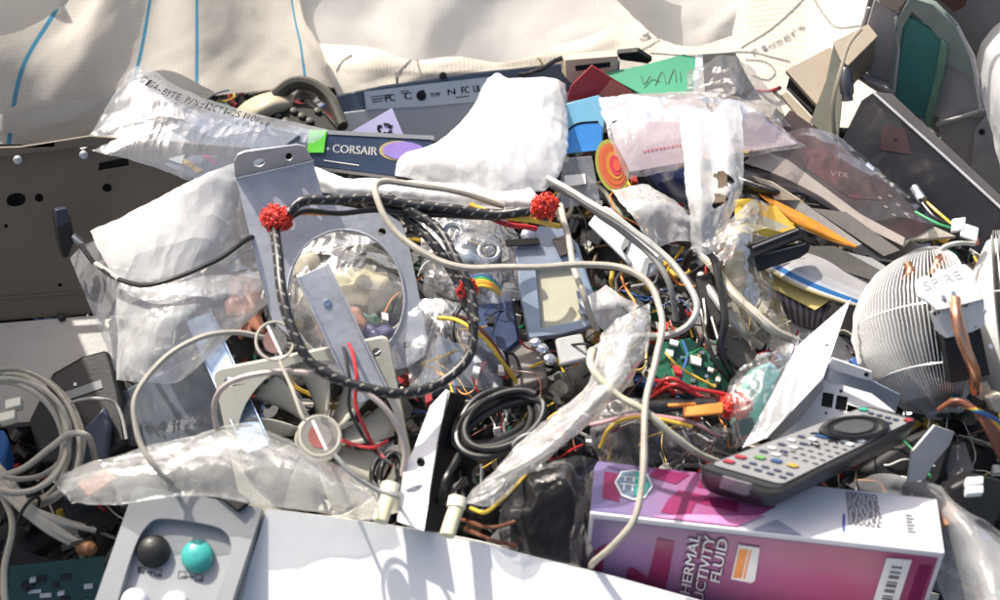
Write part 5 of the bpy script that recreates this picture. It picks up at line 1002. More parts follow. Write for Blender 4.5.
# ================================================================ dome cooler
def cooler():
    t = thing('processor_cooler', W(935, 330, .08), 'shiny twin-dome processor cooler with thin radial fins and copper heat pipe', 'cooler')
    pl = Plane((900, 330, .1), (990, 330, .1), (930, 400, .09)); n = pl.n
    def dome(top, bot, R, a0, a1, cnt, name):
        a, b = top, bot; ax = (b - a); H = ax.length; ax.normalize(); x = (V((-1, 0, 0)) - ax * V((-1, 0, 0)).dot(ax)).normalized(); y = ax.cross(x)
        if y.dot(CAM - a) < 0: y = -y
        for i in range(cnt):
            an = math.radians(a0 + (a1 - a0) * i / (cnt - 1)); d = x * math.cos(an) + y * math.sin(an); side = ax.cross(d); pts = [(0.0, .02)]
            for k in range(15):
                s_ = k / 14; r = R * math.sqrt(max(.02, 1 - (2 * s_ - 1) ** 2)) * (1 + .012 * math.cos(s_ * 38)); pts.append((s_, r))
            pts.append((1.0, .02)); P = [a + ax * (H * s_) + d * r for s_, r in pts]
            mb = MB(); mb.slab([p - side * .0003 for p in P], side * .0006); mb.build(name, alum, t)
        mb = MB(); mb.lathe(a + ax * .004, ax, [(R * .12, 0), (R * .34, H * .2), (R * .42, H * .5), (R * .34, H * .8), (R * .12, H - .008)], 24); mb.build('core', alum_d, t)
        for s_ in (.47, .8):
            r = R * math.sqrt(max(.02, 1 - (2 * s_ - 1) ** 2)) * .985; P = []
            for i in range(30):
                an = math.radians(a0 + (a1 - a0) * i / 29); P.append(a + ax * (H * s_) + (x * math.cos(an) + y * math.sin(an)) * r)
            mb = MB(); mb.tube(P, .0007, 6); mb.build('highlight_band', alum, t)  # thin rings added to imitate highlight bands on the bent fins
    a = pl.at(930, 254, .0); b = pl.at(952, 410, -.012); dome(a, b, .078, -85, 96, 64, 'fin')
    a = pl.at(990, 246, .018); b = pl.at(1012, 405, .0); dome(a, b, .076, 66, 250, 35, 'fin')
    p2 = Plane((935, 285, .19), (980, 272, .19), (945, 310, .186)); mb = MB()
    mb.slab([p2.poly([(918, 279), (926, 275), (932, 278), (938, 268), (945, 270), (952, 266), (965, 264), (972, 269), (983, 299), (972, 302), (944, 309), (936, 310), (928, 302), (917, 296)])], -p2.n * .003); mb.build('clamp_plate', alum_d, t, .0008)
    mb = MB(); ptext(mb, 'SPIRE', p2, (925, 291), (963, 278), 9); mb.build('lettering', mat('pale_grey_ink', (.45, .46, .47), .9, spec=.05), t)
    p3 = Plane((935, 312, .184), (982, 300, .184), (945, 335, .17)); mb = MB()
    mb.slab([p3.poly([(930, 312), (984, 299), (985, 325), (972, 332), (946, 338), (936, 330)])] + [p3.ell(937, 313, 4, 3, 14, -.2), p3.ell(966, 305, 4.5, 3, 14, -.2), p3.ell(976, 327, 2.5, 1.5, 12, -.2)], -p3.n * .002); mb.build('lower_plate', alum_d, t, .0004)
    mb = MB(); mb.box(p3.at(944, 336, -.004), p3.at(983, 328) - p3.at(944, 336), p3.at(954, 384) - p3.at(944, 336), -p3.n * .03); mb.build('gap_block', blk_m, t, .001)  # black box fills the gap between the two domes
    for pts, r in (([(954, 300, .193), (957, 316, .196), (963, 340, .188), (971, 368, .168), (977, 392, .135)], .0052), ([(906, 280, .15), (910, 272, .155), (908, 266, .15)], .0045), ([(932, 276, .155), (938, 264, .16), (941, 259, .155)], .0045)): cable('heat_pipe', pts, r, copper, parent=t, seg=12)
    mb = MB()
    for x, y in ((943, 298), (953, 294), (984, 312), (990, 347)): mb.lathe(p2.at(x, y), p2.n, [(.002, 0), (.002, .002)], 10)
    mb.build('rivet', steel_b, t)
cooler()
# ================================================================ right of centre, low: plates, boards, wires
def white_plate():
    t = thing('white_plate', W(800, 380, .08), 'white folded metal plate with a sharp upright triangular point', 'metal plate')
    pl = Plane((760, 440, .115), (825, 376, .12), (850, 300, .125)); mb = MB(); mb.slab([pl.poly([(851, 299), (846, 312), (824, 376), (766, 438), (742, 448), (770, 398), (796, 347)]), pl.ell(827, 345, 2, 1.2, 10, -.5)], -pl.n * .0016); mb.build('upper_face', white_m, t, .0003)
    p2 = Plane((766, 440, .113), (825, 378, .118), (800, 418, .085)); mb = MB(); mb.slab(p2.poly([(766, 439), (824, 377), (822, 400), (800, 420), (775, 440)]), -p2.n * .0016); mb.build('lower_face', mat('grey_lower_steel', (.5, .5, .5), .45, 0, .06), t, .0003)  # lower face coloured a darker grey than the upper face
white_plate()
def white_tray():
    t = thing('drive_cage', W(850, 390, .07), 'white metal cage with square cutouts and bluish lip behind the remote', 'metal cage')
    p0 = Plane((822, 366, .105), (900, 394, .105), (818, 400, .092)); mb = MB()
    mb.slab([p0.poly([(822, 378), (872, 392), (896, 412), (880, 430), (768, 445), (800, 418)]), p0.poly([(823, 392), (834, 394), (832, 408), (821, 406)]), p0.poly([(837, 395), (848, 397), (846, 411), (835, 409)]), p0.ell(841, 391, 1.8, 1.8, 10), p0.ell(826, 413, 1.4, 1.4, 10)], -p0.n * .0014); mb.build('front_face', white_m, t, .0004)
    mb = MB(); mb.slab(p0.poly([(822, 390), (850, 395), (848, 412), (820, 408)], -.006), -p0.n * .002); mb.build('dark_inside', blk_m, t)
    p1 = Plane((824, 377, .104), (898, 408, .103), (832, 358, .125)); mb = MB(); mb.slab(p1.poly([(826, 366), (872, 380), (900, 394), (896, 412), (872, 393), (824, 379)], .001), -p1.n * .0014); mb.build('lip', mat('blue_white_steel', (.5, .58, .72), .2, .7, .05), t, .0004)
    mb = MB(); mb.slab(p1.poly([(832, 357), (872, 371), (873, 380), (862, 378), (827, 367)], .0015), -p1.n * .0014); mb.build('tab', white_m, t, .0004)
    mb = MB(); mb.lathe(p1.at(867, 373, .002), p1.n, [(.002, 0), (.002, .001)], 10); mb.build('tab_hole', ink, t)
    flat('blue_clip', [(849, 359), (858, 355), (866, 366), (855, 366)], heap(.07), .006, blu_w, 'tiny blue plastic clip between the white cage and the dome cooler', 'clip', .001)
    sheet_obj('plastic_bag', [[(780, 300, .05), (820, 320, .06), (855, 350, .05)], [(770, 320, .05), (810, 340, .055), (850, 372, .05)], [(770, 350, .04), (800, 362, .05), (835, 380, .04)]], M_wht, 'pale grey-white bag crumpled behind the upright triangular plate', 'plastic bag', nu=24, nv=20, amp=.008, lam=.05, seed=161)
white_tray()
def board():
    t = thing('circuit_board', W(695, 365, .07), 'green circuit board with white sockets between the hooked grey cables and red wires', 'circuit board'); pl = Plane((665, 345, .09), (725, 360, .09), (680, 395, .075)); mb = MB()
    mb.slab(pl.poly([(664, 342), (690, 338), (735, 372), (722, 395), (668, 390), (656, 375)]), -pl.n * .0016); mb.build('board', pcb_g, t)
    for x, y, w_, h_ in ((690, 356, 12, 8), (708, 368, 6, 4), (666, 350, 8, 6), (670, 340, 9, 5), (716, 378, 5, 4)):
        mb = MB(); a = pl.at(x, y); mb.box(a, pl.at(x + w_, y + w_ * .3) - a, pl.at(x - 1, y + h_) - a, pl.n * .007); mb.build('socket', white_p, t, .0006)
    r = random.Random(2); mb = MB()
    for k in range(26):
        x, y = r.uniform(668, 718), r.uniform(348, 388); a = pl.at(x, y); mb.box(a, pl.at(x + r.uniform(2, 6), y + .5) - a, pl.at(x, y + r.uniform(1.5, 4)) - a, pl.n * r.uniform(.001, .004), k % 3)
    mb.build('component', [blk, steel_b, mat('tan_part', (.4, .28, .12), .5)], t)
    flat('dark_card', [(690, 320), (735, 300), (760, 360), (745, 395), (720, 370)], heap(.06), .006, mat('grey_brown_board', (.17, .16, .15), .5, 0, .3, 60), 'grey-brown flat card right of the green circuit board', 'card')
    cable('wire', [(667, 352, .1), (680, 366, .105), (700, 380, .1), (716, 390, .09)], .0013, yel_w, 'thin yellow wire crossing the green circuit board', 'wire')
    flat('black_block', [(695, 276), (712, 270), (724, 318), (716, 335), (704, 330)], Plane((695, 276, .11), (720, 290, .11), (704, 330, .1)), .02, blk_m, 'black upright plug body framed by the looping black lead', 'plug', .003)
    cable('black_lead', [(684, 268, .1), (689, 255, .125), (700, 250, .13), (714, 258, .13), (722, 285, .13), (724, 320, .125), (722, 350, .11), (738, 385, .085)], .0036, blk_c, 'black lead looping over the black plug below the torn film', 'cable')
    for k, (pts) in enumerate(([(700, 310, .105), (708, 340, .11), (720, 370, .1), (740, 392, .08)], [(712, 318, .105), (722, 345, .11), (736, 365, .1), (752, 380, .08)], [(704, 300, .105), (706, 330, .11), (700, 350, .1)])): cable('black_lead', pts, .0022, blk_c, ('thin black lead running from the black plug toward the teal connector', 'thin black lead at the right of the three below the black plug', 'shortest thin black lead under the black plug')[k], 'cable')
board()
def harness():
    t = thing('wire_harness', W(690, 400, .1), 'red, black and yellow wire harness gathered into a red shrink end by the teal connector', 'wire harness')
    r = random.Random(6)
    for k in range(9):
        y0 = r.uniform(378, 412); m = [red_w, red_w, blk_c, blk_c, yel_w, red_w, blk_c, org_w, red_w][k]; pts = [(r.uniform(630, 655), y0 + r.uniform(-4, 8), .09), (672, 384 + k * 2.5 + r.uniform(-8, 4), .125 + r.uniform(-.01, .015)), (700, 396 + k * 1.2, .12), (724, 400 + k * 1.4, .118)]
        cable('wire', pts, .0018, m, parent=t)
    cable('wire', [(654, 392, .1), (662, 380, .13), (672, 378, .135), (690, 386, .13), (712, 392, .125), (735, 398, .115)], .002, red_w, parent=t); cable('wire', [(655, 380, .11), (670, 386, .13), (672, 400, .11)], .0018, red_w, parent=t)
    mb = MB(); pl = heap(.12); mb.tube(cat([pl.at(640, 410), pl.at(670, 405), pl.at(700, 404), pl.at(716, 405)], 20), .0065, 10, flat=.7); mb.build('black_sleeve', blk_c, t)
    for k in range(4): cable('wire', [(681, 409 + k * 2.2, .128), (700, 407 + k * 2.4, .13), (722, 405 + k * 2.4, .127)], .002, org_w, parent=t)
    mb = MB(); pl = heap(.122); c = pl.at(735, 406); fuzz(pl, 735, 406, 17, 11, 8, t)
    t = thing('teal_connector', W(755, 400, .09), 'teal plastic connector wrapped in clear film beside the red shrink end', 'connector'); pl = Plane((738, 395, .115), (775, 375, .12), (745, 430, .1)); mb = MB()
    mb.slab(pl.poly([(736, 424), (742, 390), (752, 370), (772, 362), (782, 372), (772, 400), (758, 430)]), -pl.n * .016); mb.build('shell', mat('pale_teal_plastic', (.12, .38, .33), .35, 0, .15), t, .003)
    mb = MB(); mb.slab(pl.poly([(732, 422), (752, 416), (758, 432), (740, 438)], .002), -pl.n * .014); mb.build('collar', teal, t, .002)
    sheet_obj('plastic_bag', [[(735, 372, .12), (758, 355, .13), (785, 345, .13), (800, 335, .12)], [(725, 405, .125), (756, 395, .145), (778, 382, .14), (800, 362, .125)], [(735, 448, .105), (755, 440, .12), (772, 425, .118), (792, 398, .11)]], M_wrap, 'clear film wrapped round the teal connector left of the triangular plate', 'plastic bag', nu=36, nv=34, amp=.012, lam=.04, seed=171, nf=9, edge=.7)
    sheet_obj('plastic_bag', [[(600, 405, .09), (640, 398, .1), (690, 420, .1), (735, 430, .09)], [(590, 435, .09), (640, 430, .115), (690, 440, .115), (740, 450, .09)], [(600, 468, .085), (650, 465, .1), (700, 462, .1), (740, 466, .085)]], M_smoke, 'greyish crinkled film behind the purple box beneath the yellowed cable', 'plastic bag', nu=44, nv=26, amp=.01, lam=.045, seed=172, nf=9, edge=.7)
    cable('wire', [(600, 450, .11), (606, 432, .125), (622, 420, .13), (650, 418, .125), (690, 428, .12)], .0018, yel_w, 'yellow wire bowing inside greyish film behind the purple box', 'wire')
    cable('wire', [(590, 425, .1), (630, 415, .12), (675, 420, .12), (720, 435, .1)], .0018, mat('pink_wire', (.55, .3, .32), .4), 'pink wire crossing the greyish film under the yellowed cable', 'wire')
    flat('red_scrap', [(532, 442), (560, 426), (566, 434), (540, 452)], heap(.08), .004, mat('crimson_plastic', (.3, .02, .04), .4), 'crimson strip showing under the long milky bag', 'plastic piece')
harness()
M_tube = film('milky_tube_film', (.88, .88, .86), .14, .45, .2, 30, .6, 40, .3, .35)
sheet_obj('plastic_bag', [
    [(600, 334, .13), (614, 322, .145), (630, 312, .145), (649, 304, .135)],
    [(596, 352, .14), (612, 348, .155), (630, 335, .16), (650, 330, .14)],
    [(588, 382, .145), (606, 372, .165), (626, 365, .168), (646, 352, .145)],
    [(552, 414, .145), (572, 412, .165), (596, 405, .168), (622, 392, .145)],
    [(512, 452, .14), (530, 452, .155), (550, 448, .158), (574, 436, .14)],
    [(478, 487, .13), (490, 486, .14), (506, 484, .142), (526, 472, .13)],
    [(462, 502, .12), (472, 504, .128), (486, 506, .13), (502, 502, .12)]], M_tube,
    'long milky clear bag twisted diagonally from centre to the white machine edge', 'plastic bag', nu=56, nv=130, amp=.008, lam=.05, seed=181, nf=9, edge=.5, two=.008, fine=.5)
sheet_obj('plastic_bag', [[(575, 300, .1), (590, 312, .11), (605, 335, .1)], [(590, 295, .11), (608, 305, .12), (625, 318, .11)], [(605, 285, .1), (620, 296, .11), (640, 305, .1)]], M_milk, 'small frosted film corner above the long milky bag', 'plastic bag', nu=20, nv=20, amp=.006, lam=.04, seed=182)
M_esd = film('dark_antistatic_film', (.025, .025, .027), .85, 1., .3, 20, .4, 40, .14, .1)
sheet_obj('antistatic_bag', [[(515, 478, .09), (545, 462, .11), (575, 455, .11), (600, 462, .095)], [(500, 515, .085), (540, 505, .115), (575, 498, .115), (596, 505, .09)], [(505, 560, .06), (545, 560, .085), (575, 565, .085), (590, 570, .06)]], M_esd, 'black antistatic bag with dull sheen between the white machine and purple box', 'antistatic bag', nu=44, nv=44, amp=.009, lam=.05, seed=183, nf=8, edge=.6)
def molex():
    for x, y, lab in ((385, 506, 'pale yellow power connector under the milky bag beside the white-faced strip'), (452, 520, 'pale yellow connector lying against the white machine right of the strip')):
        pl = heap(.12); c = pl.at(x, y); mb = MB(); mb.tube([pl.at(x + 5, y - 14), pl.at(x, y), pl.at(x - 5, y + 16)], lambda q: .0065, 12, flat=.8); o = mb.build('power_connector', mat('ivory_plastic', (.66, .62, .42), .45, 0, .08), None, .001); tag(o, lab, 'connector')
        mb = MB(); mb.tube([pl.at(x + 6, y - 22, .001), pl.at(x + 4, y - 12, .001)], .008, 12, flat=.7); mb.build('collar', cream, o)
    cable('wire', [(470, 508, .1), (485, 512, .115), (500, 500, .12), (520, 480, .11), (535, 468, .09)], .0017, yel_w, 'yellow wire under the lower tip of the long milky bag', 'wire')
    for k, pts in enumerate(([(460, 520, .08), (490, 528, .1), (520, 520, .09)], [(465, 530, .08), (490, 540, .095), (515, 545, .08)])): cable('wire', pts, .0017, mat('rust_wire', (.16, .06, .03), .5), ('rust-brown wire nearest the pale connector by the white machine', 'lower rust-brown wire running along the white machine edge')[k], 'wire')
molex()
sheet_obj('plastic_bag', [
    [(50, 480, .09), (100, 460, .1), (150, 447, .105), (202, 432, .105), (246, 424, .105), (300, 446, .105), (350, 471, .1), (393, 496, .095)],
    [(62, 492, .095), (110, 478, .115), (160, 470, .122), (206, 458, .125), (252, 456, .125), (302, 474, .12), (347, 492, .112), (391, 508, .1)],
    [(72, 502, .09), (115, 505, .105), (160, 498, .112), (206, 496, .115), (255, 504, .112), (306, 510, .108), (350, 517, .104), (388, 522, .1)]], film('crumpled_milky_film', (.88, .88, .86), .1, .38, .2, 26, .45, 28, .25, .4),
    'crumpled milky bag draped along the back edge of the white machine', 'plastic bag', nu=150, nv=60, amp=.009, lam=.06, bulge=.006, seed=191, nf=9, edge=.55, two=.012, fine=.45)
for pts, l, th, m, lab in (([(76, 482), (108, 468), (116, 478), (88, 496)], .105, .006, mat('salmon_board', (.5, .2, .13), .45, 0, .3, 60), 'salmon pink piece inside the left tip of the milky bag'), ([(112, 480), (160, 470), (170, 492), (120, 506)], .105, .008, mat('charcoal_piece', (.06, .06, .065), .45, 0, .3, 60), 'charcoal piece inside the milky bag behind the control panel'), ([(176, 462), (192, 458), (250, 500), (238, 510)], .115, .006, blk_m, 'dark bar inside the milky bag above the panel corner')):
    flat('plastic_scrap', pts, heap(l - .015), th, m, lab, 'plastic piece')
# ================================================================ right bottom
def right_bottom():
    pl = Plane((905, 440, .08), (985, 440, .08), (940, 500, .06))
    flat('black_adapter', [(860, 470), (900, 440), (935, 425), (955, 440), (945, 480), (930, 500), (890, 486)], pl, .05, blk_m, 'black rounded adapter behind the remote and the clear bag', 'adapter', .006)
    flat('black_plug', [(948, 488), (975, 474), (1004, 480), (1010, 505), (990, 535), (965, 512)], Plane((950, 490, .1), (1000, 485, .1), (980, 530, .08)), .03, blk, 'black plug with two white blocks at the lower right edge', 'plug', .004)
    for k, (x, y) in enumerate(((964, 481), (964, 490))):
        p = heap(.112); mb = MB(); a = p.at(x, y); mb.box(a, p.at(x + 17, y - 1) - a, p.at(x, y + 7.5) - a, p.n * .008); tag(mb.build('white_block', white_p, None, .0008), ('upper white plastic block on the black plug at the right edge', 'lower white plastic block on the black plug at the right edge')[k], 'connector')
    p = Plane((905, 465, .1), (950, 440, .1), (930, 420, .12)); flat('grey_bracket', [(912, 452), (935, 425), (955, 432), (950, 445), (935, 462), (925, 480), (908, 482)], p, .003, mat('pale_grey_plastic_b', (.4, .4, .39), .5, 0, .1), 'pale grey pointed plastic piece among black parts right of the remote', 'plastic piece')
    t = thing('ribbon_cable', W(975, 420, .1), 'brown ribbon cable with a rainbow end curving right of the dome cooler', 'ribbon cable')
    for k in range(10):
        m = [mat('rib', c, .45) for c in ((.2, .07, .04),)][0] if k < 6 else (org_w, yel_w, grn_w, blu_w)[k - 6]
        cable('strand', [(938 + k * 2, 412 - k * 1.4, .11), (958 + k * 1.8, 402 + k * .8, .125), (976 + k * 1.6, 410 + k * .6, .125), (990 + k * 1.5, 432 - k * .8, .115), (1004 + k * 2, 465 - k * 1.5, .09)], .0022, m, parent=t)
    for k, (x, y, m) in enumerate(((974, 386, mat('peach_plastic', (.58, .4, .3), .45)), (988, 398, mat('ivory_block', (.62, .54, .42), .45)))):
        p = Plane((x, y, .13), (x + 16, y - 4, .13), (x + 4, y + 14, .12)); a = p.at(x, y); mb = MB(); mb.box(a, p.at(x + 13, y - 5) - a, p.at(x + 8, y + 15) - a, -p.n * .012); o = mb.build('ribbon_plug', m, None, .001); tag(o, ('peach plastic plug under the copper heat pipe', 'ivory plug at the right edge beside the peach plug')[k], 'connector')
        mb = MB()
        for q in range(4): b = a + (p.at(x + 8, y + 15) - a) * (.15 + q * .2) + (p.at(x + 13, y - 5) - a) * .15 + p.n * .0002; mb.box(b, (p.at(x + 13, y - 5) - a) * .7, (p.at(x + 8, y + 15) - a) * .06, p.n * .0008)
        mb.build('slot', card_b, o)
    sheet_obj('plastic_bag', [[(845, 484, .06), (880, 474, .07), (925, 480, .08), (965, 502, .08), (1000, 530, .08), (1040, 550, .07)], [(905, 520, .05), (940, 520, .06), (968, 535, .09), (1000, 560, .1), (1030, 580, .1), (1060, 590, .09)], [(945, 610, .03), (968, 610, .06), (990, 620, .1), (1010, 630, .11), (1040, 640, .1), (1060, 650, .09)], [(950, 660, .03), (970, 660, .06), (985, 660, .08), (1010, 670, .08), (1040, 680, .07), (1060, 690, .06)]], film('grey_clear_film', (.72, .73, .75), .25, .6, .2, 14, .5, 30, .3, .35),
        'greyish clear bag folded against the right end of the purple box', 'plastic bag', nu=56, nv=46, amp=.009, lam=.07, bulge=.01, seed=201, nf=7, edge=.6)
    flat('dull_orange_piece', [(938, 505), (955, 500), (960, 520), (944, 526)], heap(.085), .006, mat('faded_orange', (.42, .22, .12), .5, 0, .3), 'faded orange piece inside the greyish bag behind the purple box', 'plastic piece')
    flat('grey_piece', [(940, 450), (965, 440), (975, 470), (950, 485)], heap(.06), .01, grey_d, 'dark grey scrap block between black adapter and black plug', 'plastic piece', .002)
right_bottom()
# ================================================================ purple liquid box
def fluid_box():
    A, B, D = W(590, 513, .115), W(945, 553, .115), W(597, 461, .095); u = (B - A); Lu = u.length; ux = u.normalized(); n = ux.cross(D - A).normalized()
    if n.z < 0: n = -n
    vy = n.cross(ux); Lv = (D - A).dot(vy); tilt = -n.lerp(-CAM.normalized() * 0 + V((0, 0, 0)), 0); H = .2
    t = thing('fluid_box', A + u * .5 - n * H, 'purple and white printed box of thermal fluid lying under the remote control', 'box')
    def T(x, y, h=0): return A + ux * (Lu * x) + vy * (Lv * y) + n * h        # top face
    def Fp(x, y, h=0): return A + ux * (Lu * x) - n * (H * y) - vy * h        # front face
    mb = MB(); mb.box(A - n * H, ux * Lu, vy * Lv, n * H); mb.build('carton', mat('white_carton', (.74, .72, .74), .4, 0, .04, 20), t, .0012)
    # front print: lilac to magenta card colours
    def gradmat(name, stops, rough=.3):
        m, tt, out = newmat(name); tc = N(tt, 'TexCoord'); sp = N(tt, 'SeparateXYZ'); tt.links.new(tc.outputs['Generated'], sp.inputs[0]); r = ramp(tt, stops); tt.links.new(sp.outputs[0], r.inputs[0])
        p = N(tt, 'BsdfPrincipled'); p.inputs['Roughness'].default_value = rough; tt.links.new(r.outputs[0], p.inputs['Base Color']); tt.links.new(p.outputs[0], out.inputs[0]); return m
    gf = gradmat('purple_front_print', [(0, (.22, .17, .33)), (.3, (.28, .13, .26)), (.5, (.35, .1, .21)), (.75, (.39, .075, .17)), (1, (.36, .075, .16))])
    mb = MB(); mb.slab([Fp(.012, .03, .0004), Fp(.985, .03, .0004), Fp(.985, .98, .0004), Fp(.012, .98, .0004)], -vy * .0003); fr = mb.build('front_print', gf, t)
    mg = mat('magenta_print', (.21, .018, .085), .3, 0, .06); mg2 = mat('deep_magenta_print', (.36, .035, .2), .3, 0, .06)
    mb = MB()
    for pts in ([(.2, .1), (.25, .11), (.246, .42), (.23, .46), (.13, .42), (.125, .32), (.14, .3), (.19, .36)], [(.014, .26), (.03, .22), (.055, .17), (.055, .42), (.014, .42)], [(.1, .6), (.2, .6), (.2, .9), (.1, .9)], [(.94, .08), (.975, .08), (.97, .97), (.935, .97)], [(.3, .07), (.36, .1), (.355, .2), (.31, .2)], [(.65, .5), (.72, .45), (.72, .97), (.6, .97)]):
        mb.slab([Fp(x, y, .001) for x, y in pts], -vy * .0003)
    mb.build('print_shape', mg, fr)
    def ftext(mb, st, p0, p1, ht, h, m=0, out=0):   # text running up the front face
        a, b = Fp(*p0, h), Fp(*p1, h); X = b - a; Ln = X.length; X.normalize(); nrm = -vy; Y = nrm.cross(X).normalized(); vs, _ = textmesh(st); wd = max(x for x, y in vs)
        for k in ((-1, 0, 1) if not out else (-2, 2, -1.2, 1.2)):
            dv = X * (k * .0003) + (Y * (k * .0007) if out else Y * 0); mb.text(st, a + dv - nrm * 0 + nrm * (.00002 * k), X * (Ln / wd) + Y * (Ln / wd * .0), Y * ht + X * (ht * .2), m)
    mb = MB(); m2 = MB()
    for st, x, y0, y1 in (('THERMAL', .318, .5, .05), ('CONDUCTIVITY', .36, .78, .05), ('FLUID', .398, .34, .06)):
        ftext(m2, st, (x, y0), (x, y1), .0125, .0016, 0, 1); ftext(mb, st, (x, y0), (x, y1), .0125, .0022)
    m2.build('lettering_outline', mat('dark_purple_ink', (.06, .02, .06), .4), fr); mb.build('lettering', mat('white_ink', (.75, .72, .74), .4), fr)
    mb = MB(); mb.slab([Fp(x, y, .0016) for x, y in ((.43, .08), (.49, .085), (.497, .29), (.488, .31), (.428, .3))], -vy * .0006); ps = mb.build('price_sticker', paper, t)
    mb = MB(); mb.slab([Fp(x, y, .0024) for x, y in ((.434, .1), (.459, .1), (.457, .285), (.433, .285))], -vy * .0002); mb.slab([Fp(x, y, .0024) for x, y in ((.464, .1), (.469, .1), (.467, .285), (.462, .285))], -vy * .0002); mb.build('orange_print', mat('orange_ink', (.8, .3, .08), .5), ps)
    mb = MB(); mb.slab([Fp(x, y, .0016) for x, y in ((.845, .06), (.915, .055), (.912, .98), (.84, .98))], -vy * .0006); bl = mb.build('barcode_label', paper, t)
    mb = MB(); r = random.Random(11); y = .1
    while y < .9:
        d = r.choice((.008, .012, .02)); mb.slab([Fp(a, b, .0025) for a, b in ((.865, y), (.895, y), (.895, y + d), (.865, y + d))], -vy * .0002); y += d + r.choice((.008, .014, .02))
    mb.build('barcode', ink_g, bl)
    # top print
    mb = MB(); mb.slab([T(.0, .04, .0004), T(.0, .985, .0004), T(.43, .985, .0004), T(.53, .5, .0004), T(.42, .04, .0004)], n * .0003)
    tp = mb.build('top_print', gradmat('purple_top_print', [(0, (.15, .13, .27)), (.35, (.2, .13, .25)), (.6, (.29, .09, .21)), (1, (.38, .08, .24))]), t)
    mb = MB()
    for pts in ([(.03, .3), (.08, .25), (.08, .62), (.14, .6), (.14, .75), (.03, .8)], [(.2, .15), (.28, .1), (.3, .4), (.42, .3), (.42, .5), (.25, .6), (.22, .4)], [(.16, .8), (.24, .7), (.28, .92), (.18, .97)], [(.3, .7), (.38, .66), (.4, .9), (.32, .93)]): mb.slab([T(x, y, .001) for x, y in pts], n * .0003)
    mb.build('print_shape', mg, tp)
    mb = MB(); mb.slab([T(x, y, .0011) for x, y in ((.18, .05), (.42, .05), (.5, .3), (.4, .22), (.28, .16))], n * .0003); mb.slab([T(x, y, .0011) for x, y in ((.46, .02), (.6, .02), (.53, .25))], n * .0003, 1); mb.build('print_shape', [mat('pink_print', (.7, .25, .5), .3), mat('slate_print', (.3, .32, .42), .35)], tp)
    def hexa(cx, cy_, rx, ry, h): return [T(cx + rx * a, cy_ + ry * b, h) for a, b in ((-1, 0), (-.7, .75), (0, .95), (.7, .75), (1, 0), (.6, -.8), (0, -1), (-.6, -.8))]
    mb = MB(); mb.slab(hexa(.118, .6, .056, .3, .0018), n * .0003, 0); mb.slab(hexa(.118, .6, .05, .26, .0024), n * .0003, 1); mb.slab([T(x, y, .003) for x, y in ((.12, .36), (.12, .84), (.15, .8), (.165, .6), (.15, .4))], n * .0003, 2)
    ptx = [mat('white_logo', (.72, .74, .76), .4), mat('slate_logo', (.16, .22, .3), .4), mat('teal_logo', (.03, .3, .26), .4)]; o = mb.build('shield_logo', ptx, tp)
    mb = MB(); vs, _ = textmesh('TT'); 
    mb.text('TT', T(.078, .44, .0036), ux * .012, vy * .012); mb.text('TT', T(.08, .62, .0036), ux * .012, vy * .008); mb.build('logo_letters', ptx[0], o)
    mb = MB(); r = random.Random(5)
    for k in range(15):
        y = .32 + k * .042; x = .735; 
        while x < .825:
            wd = r.uniform(.004, .014); mb.slab([T(x, y, .0008), T(x + wd, y, .0008), T(x + wd, y + .022, .0008), T(x, y + .022, .0008)], n * .0002); x += wd + .004
    for k in range(6): mb.slab([T(.9, .3 + k * .06, .0008), T(.925 - (k % 2) * .006, .3 + k * .06, .0008), T(.925 - (k % 2) * .006, .33 + k * .06, .0008), T(.9, .33 + k * .06, .0008)], n * .0001)
    mb.slab([T(x, y, .0008) for x, y in ((.715, .18), (.722, .18), (.728, .5), (.72, .5))], n * .0002, 1); mb.build('fine_print', [ink_g, mat('blue_ink', (.05, .1, .35), .5)], t)
    return T, n
BT, BN = fluid_box()
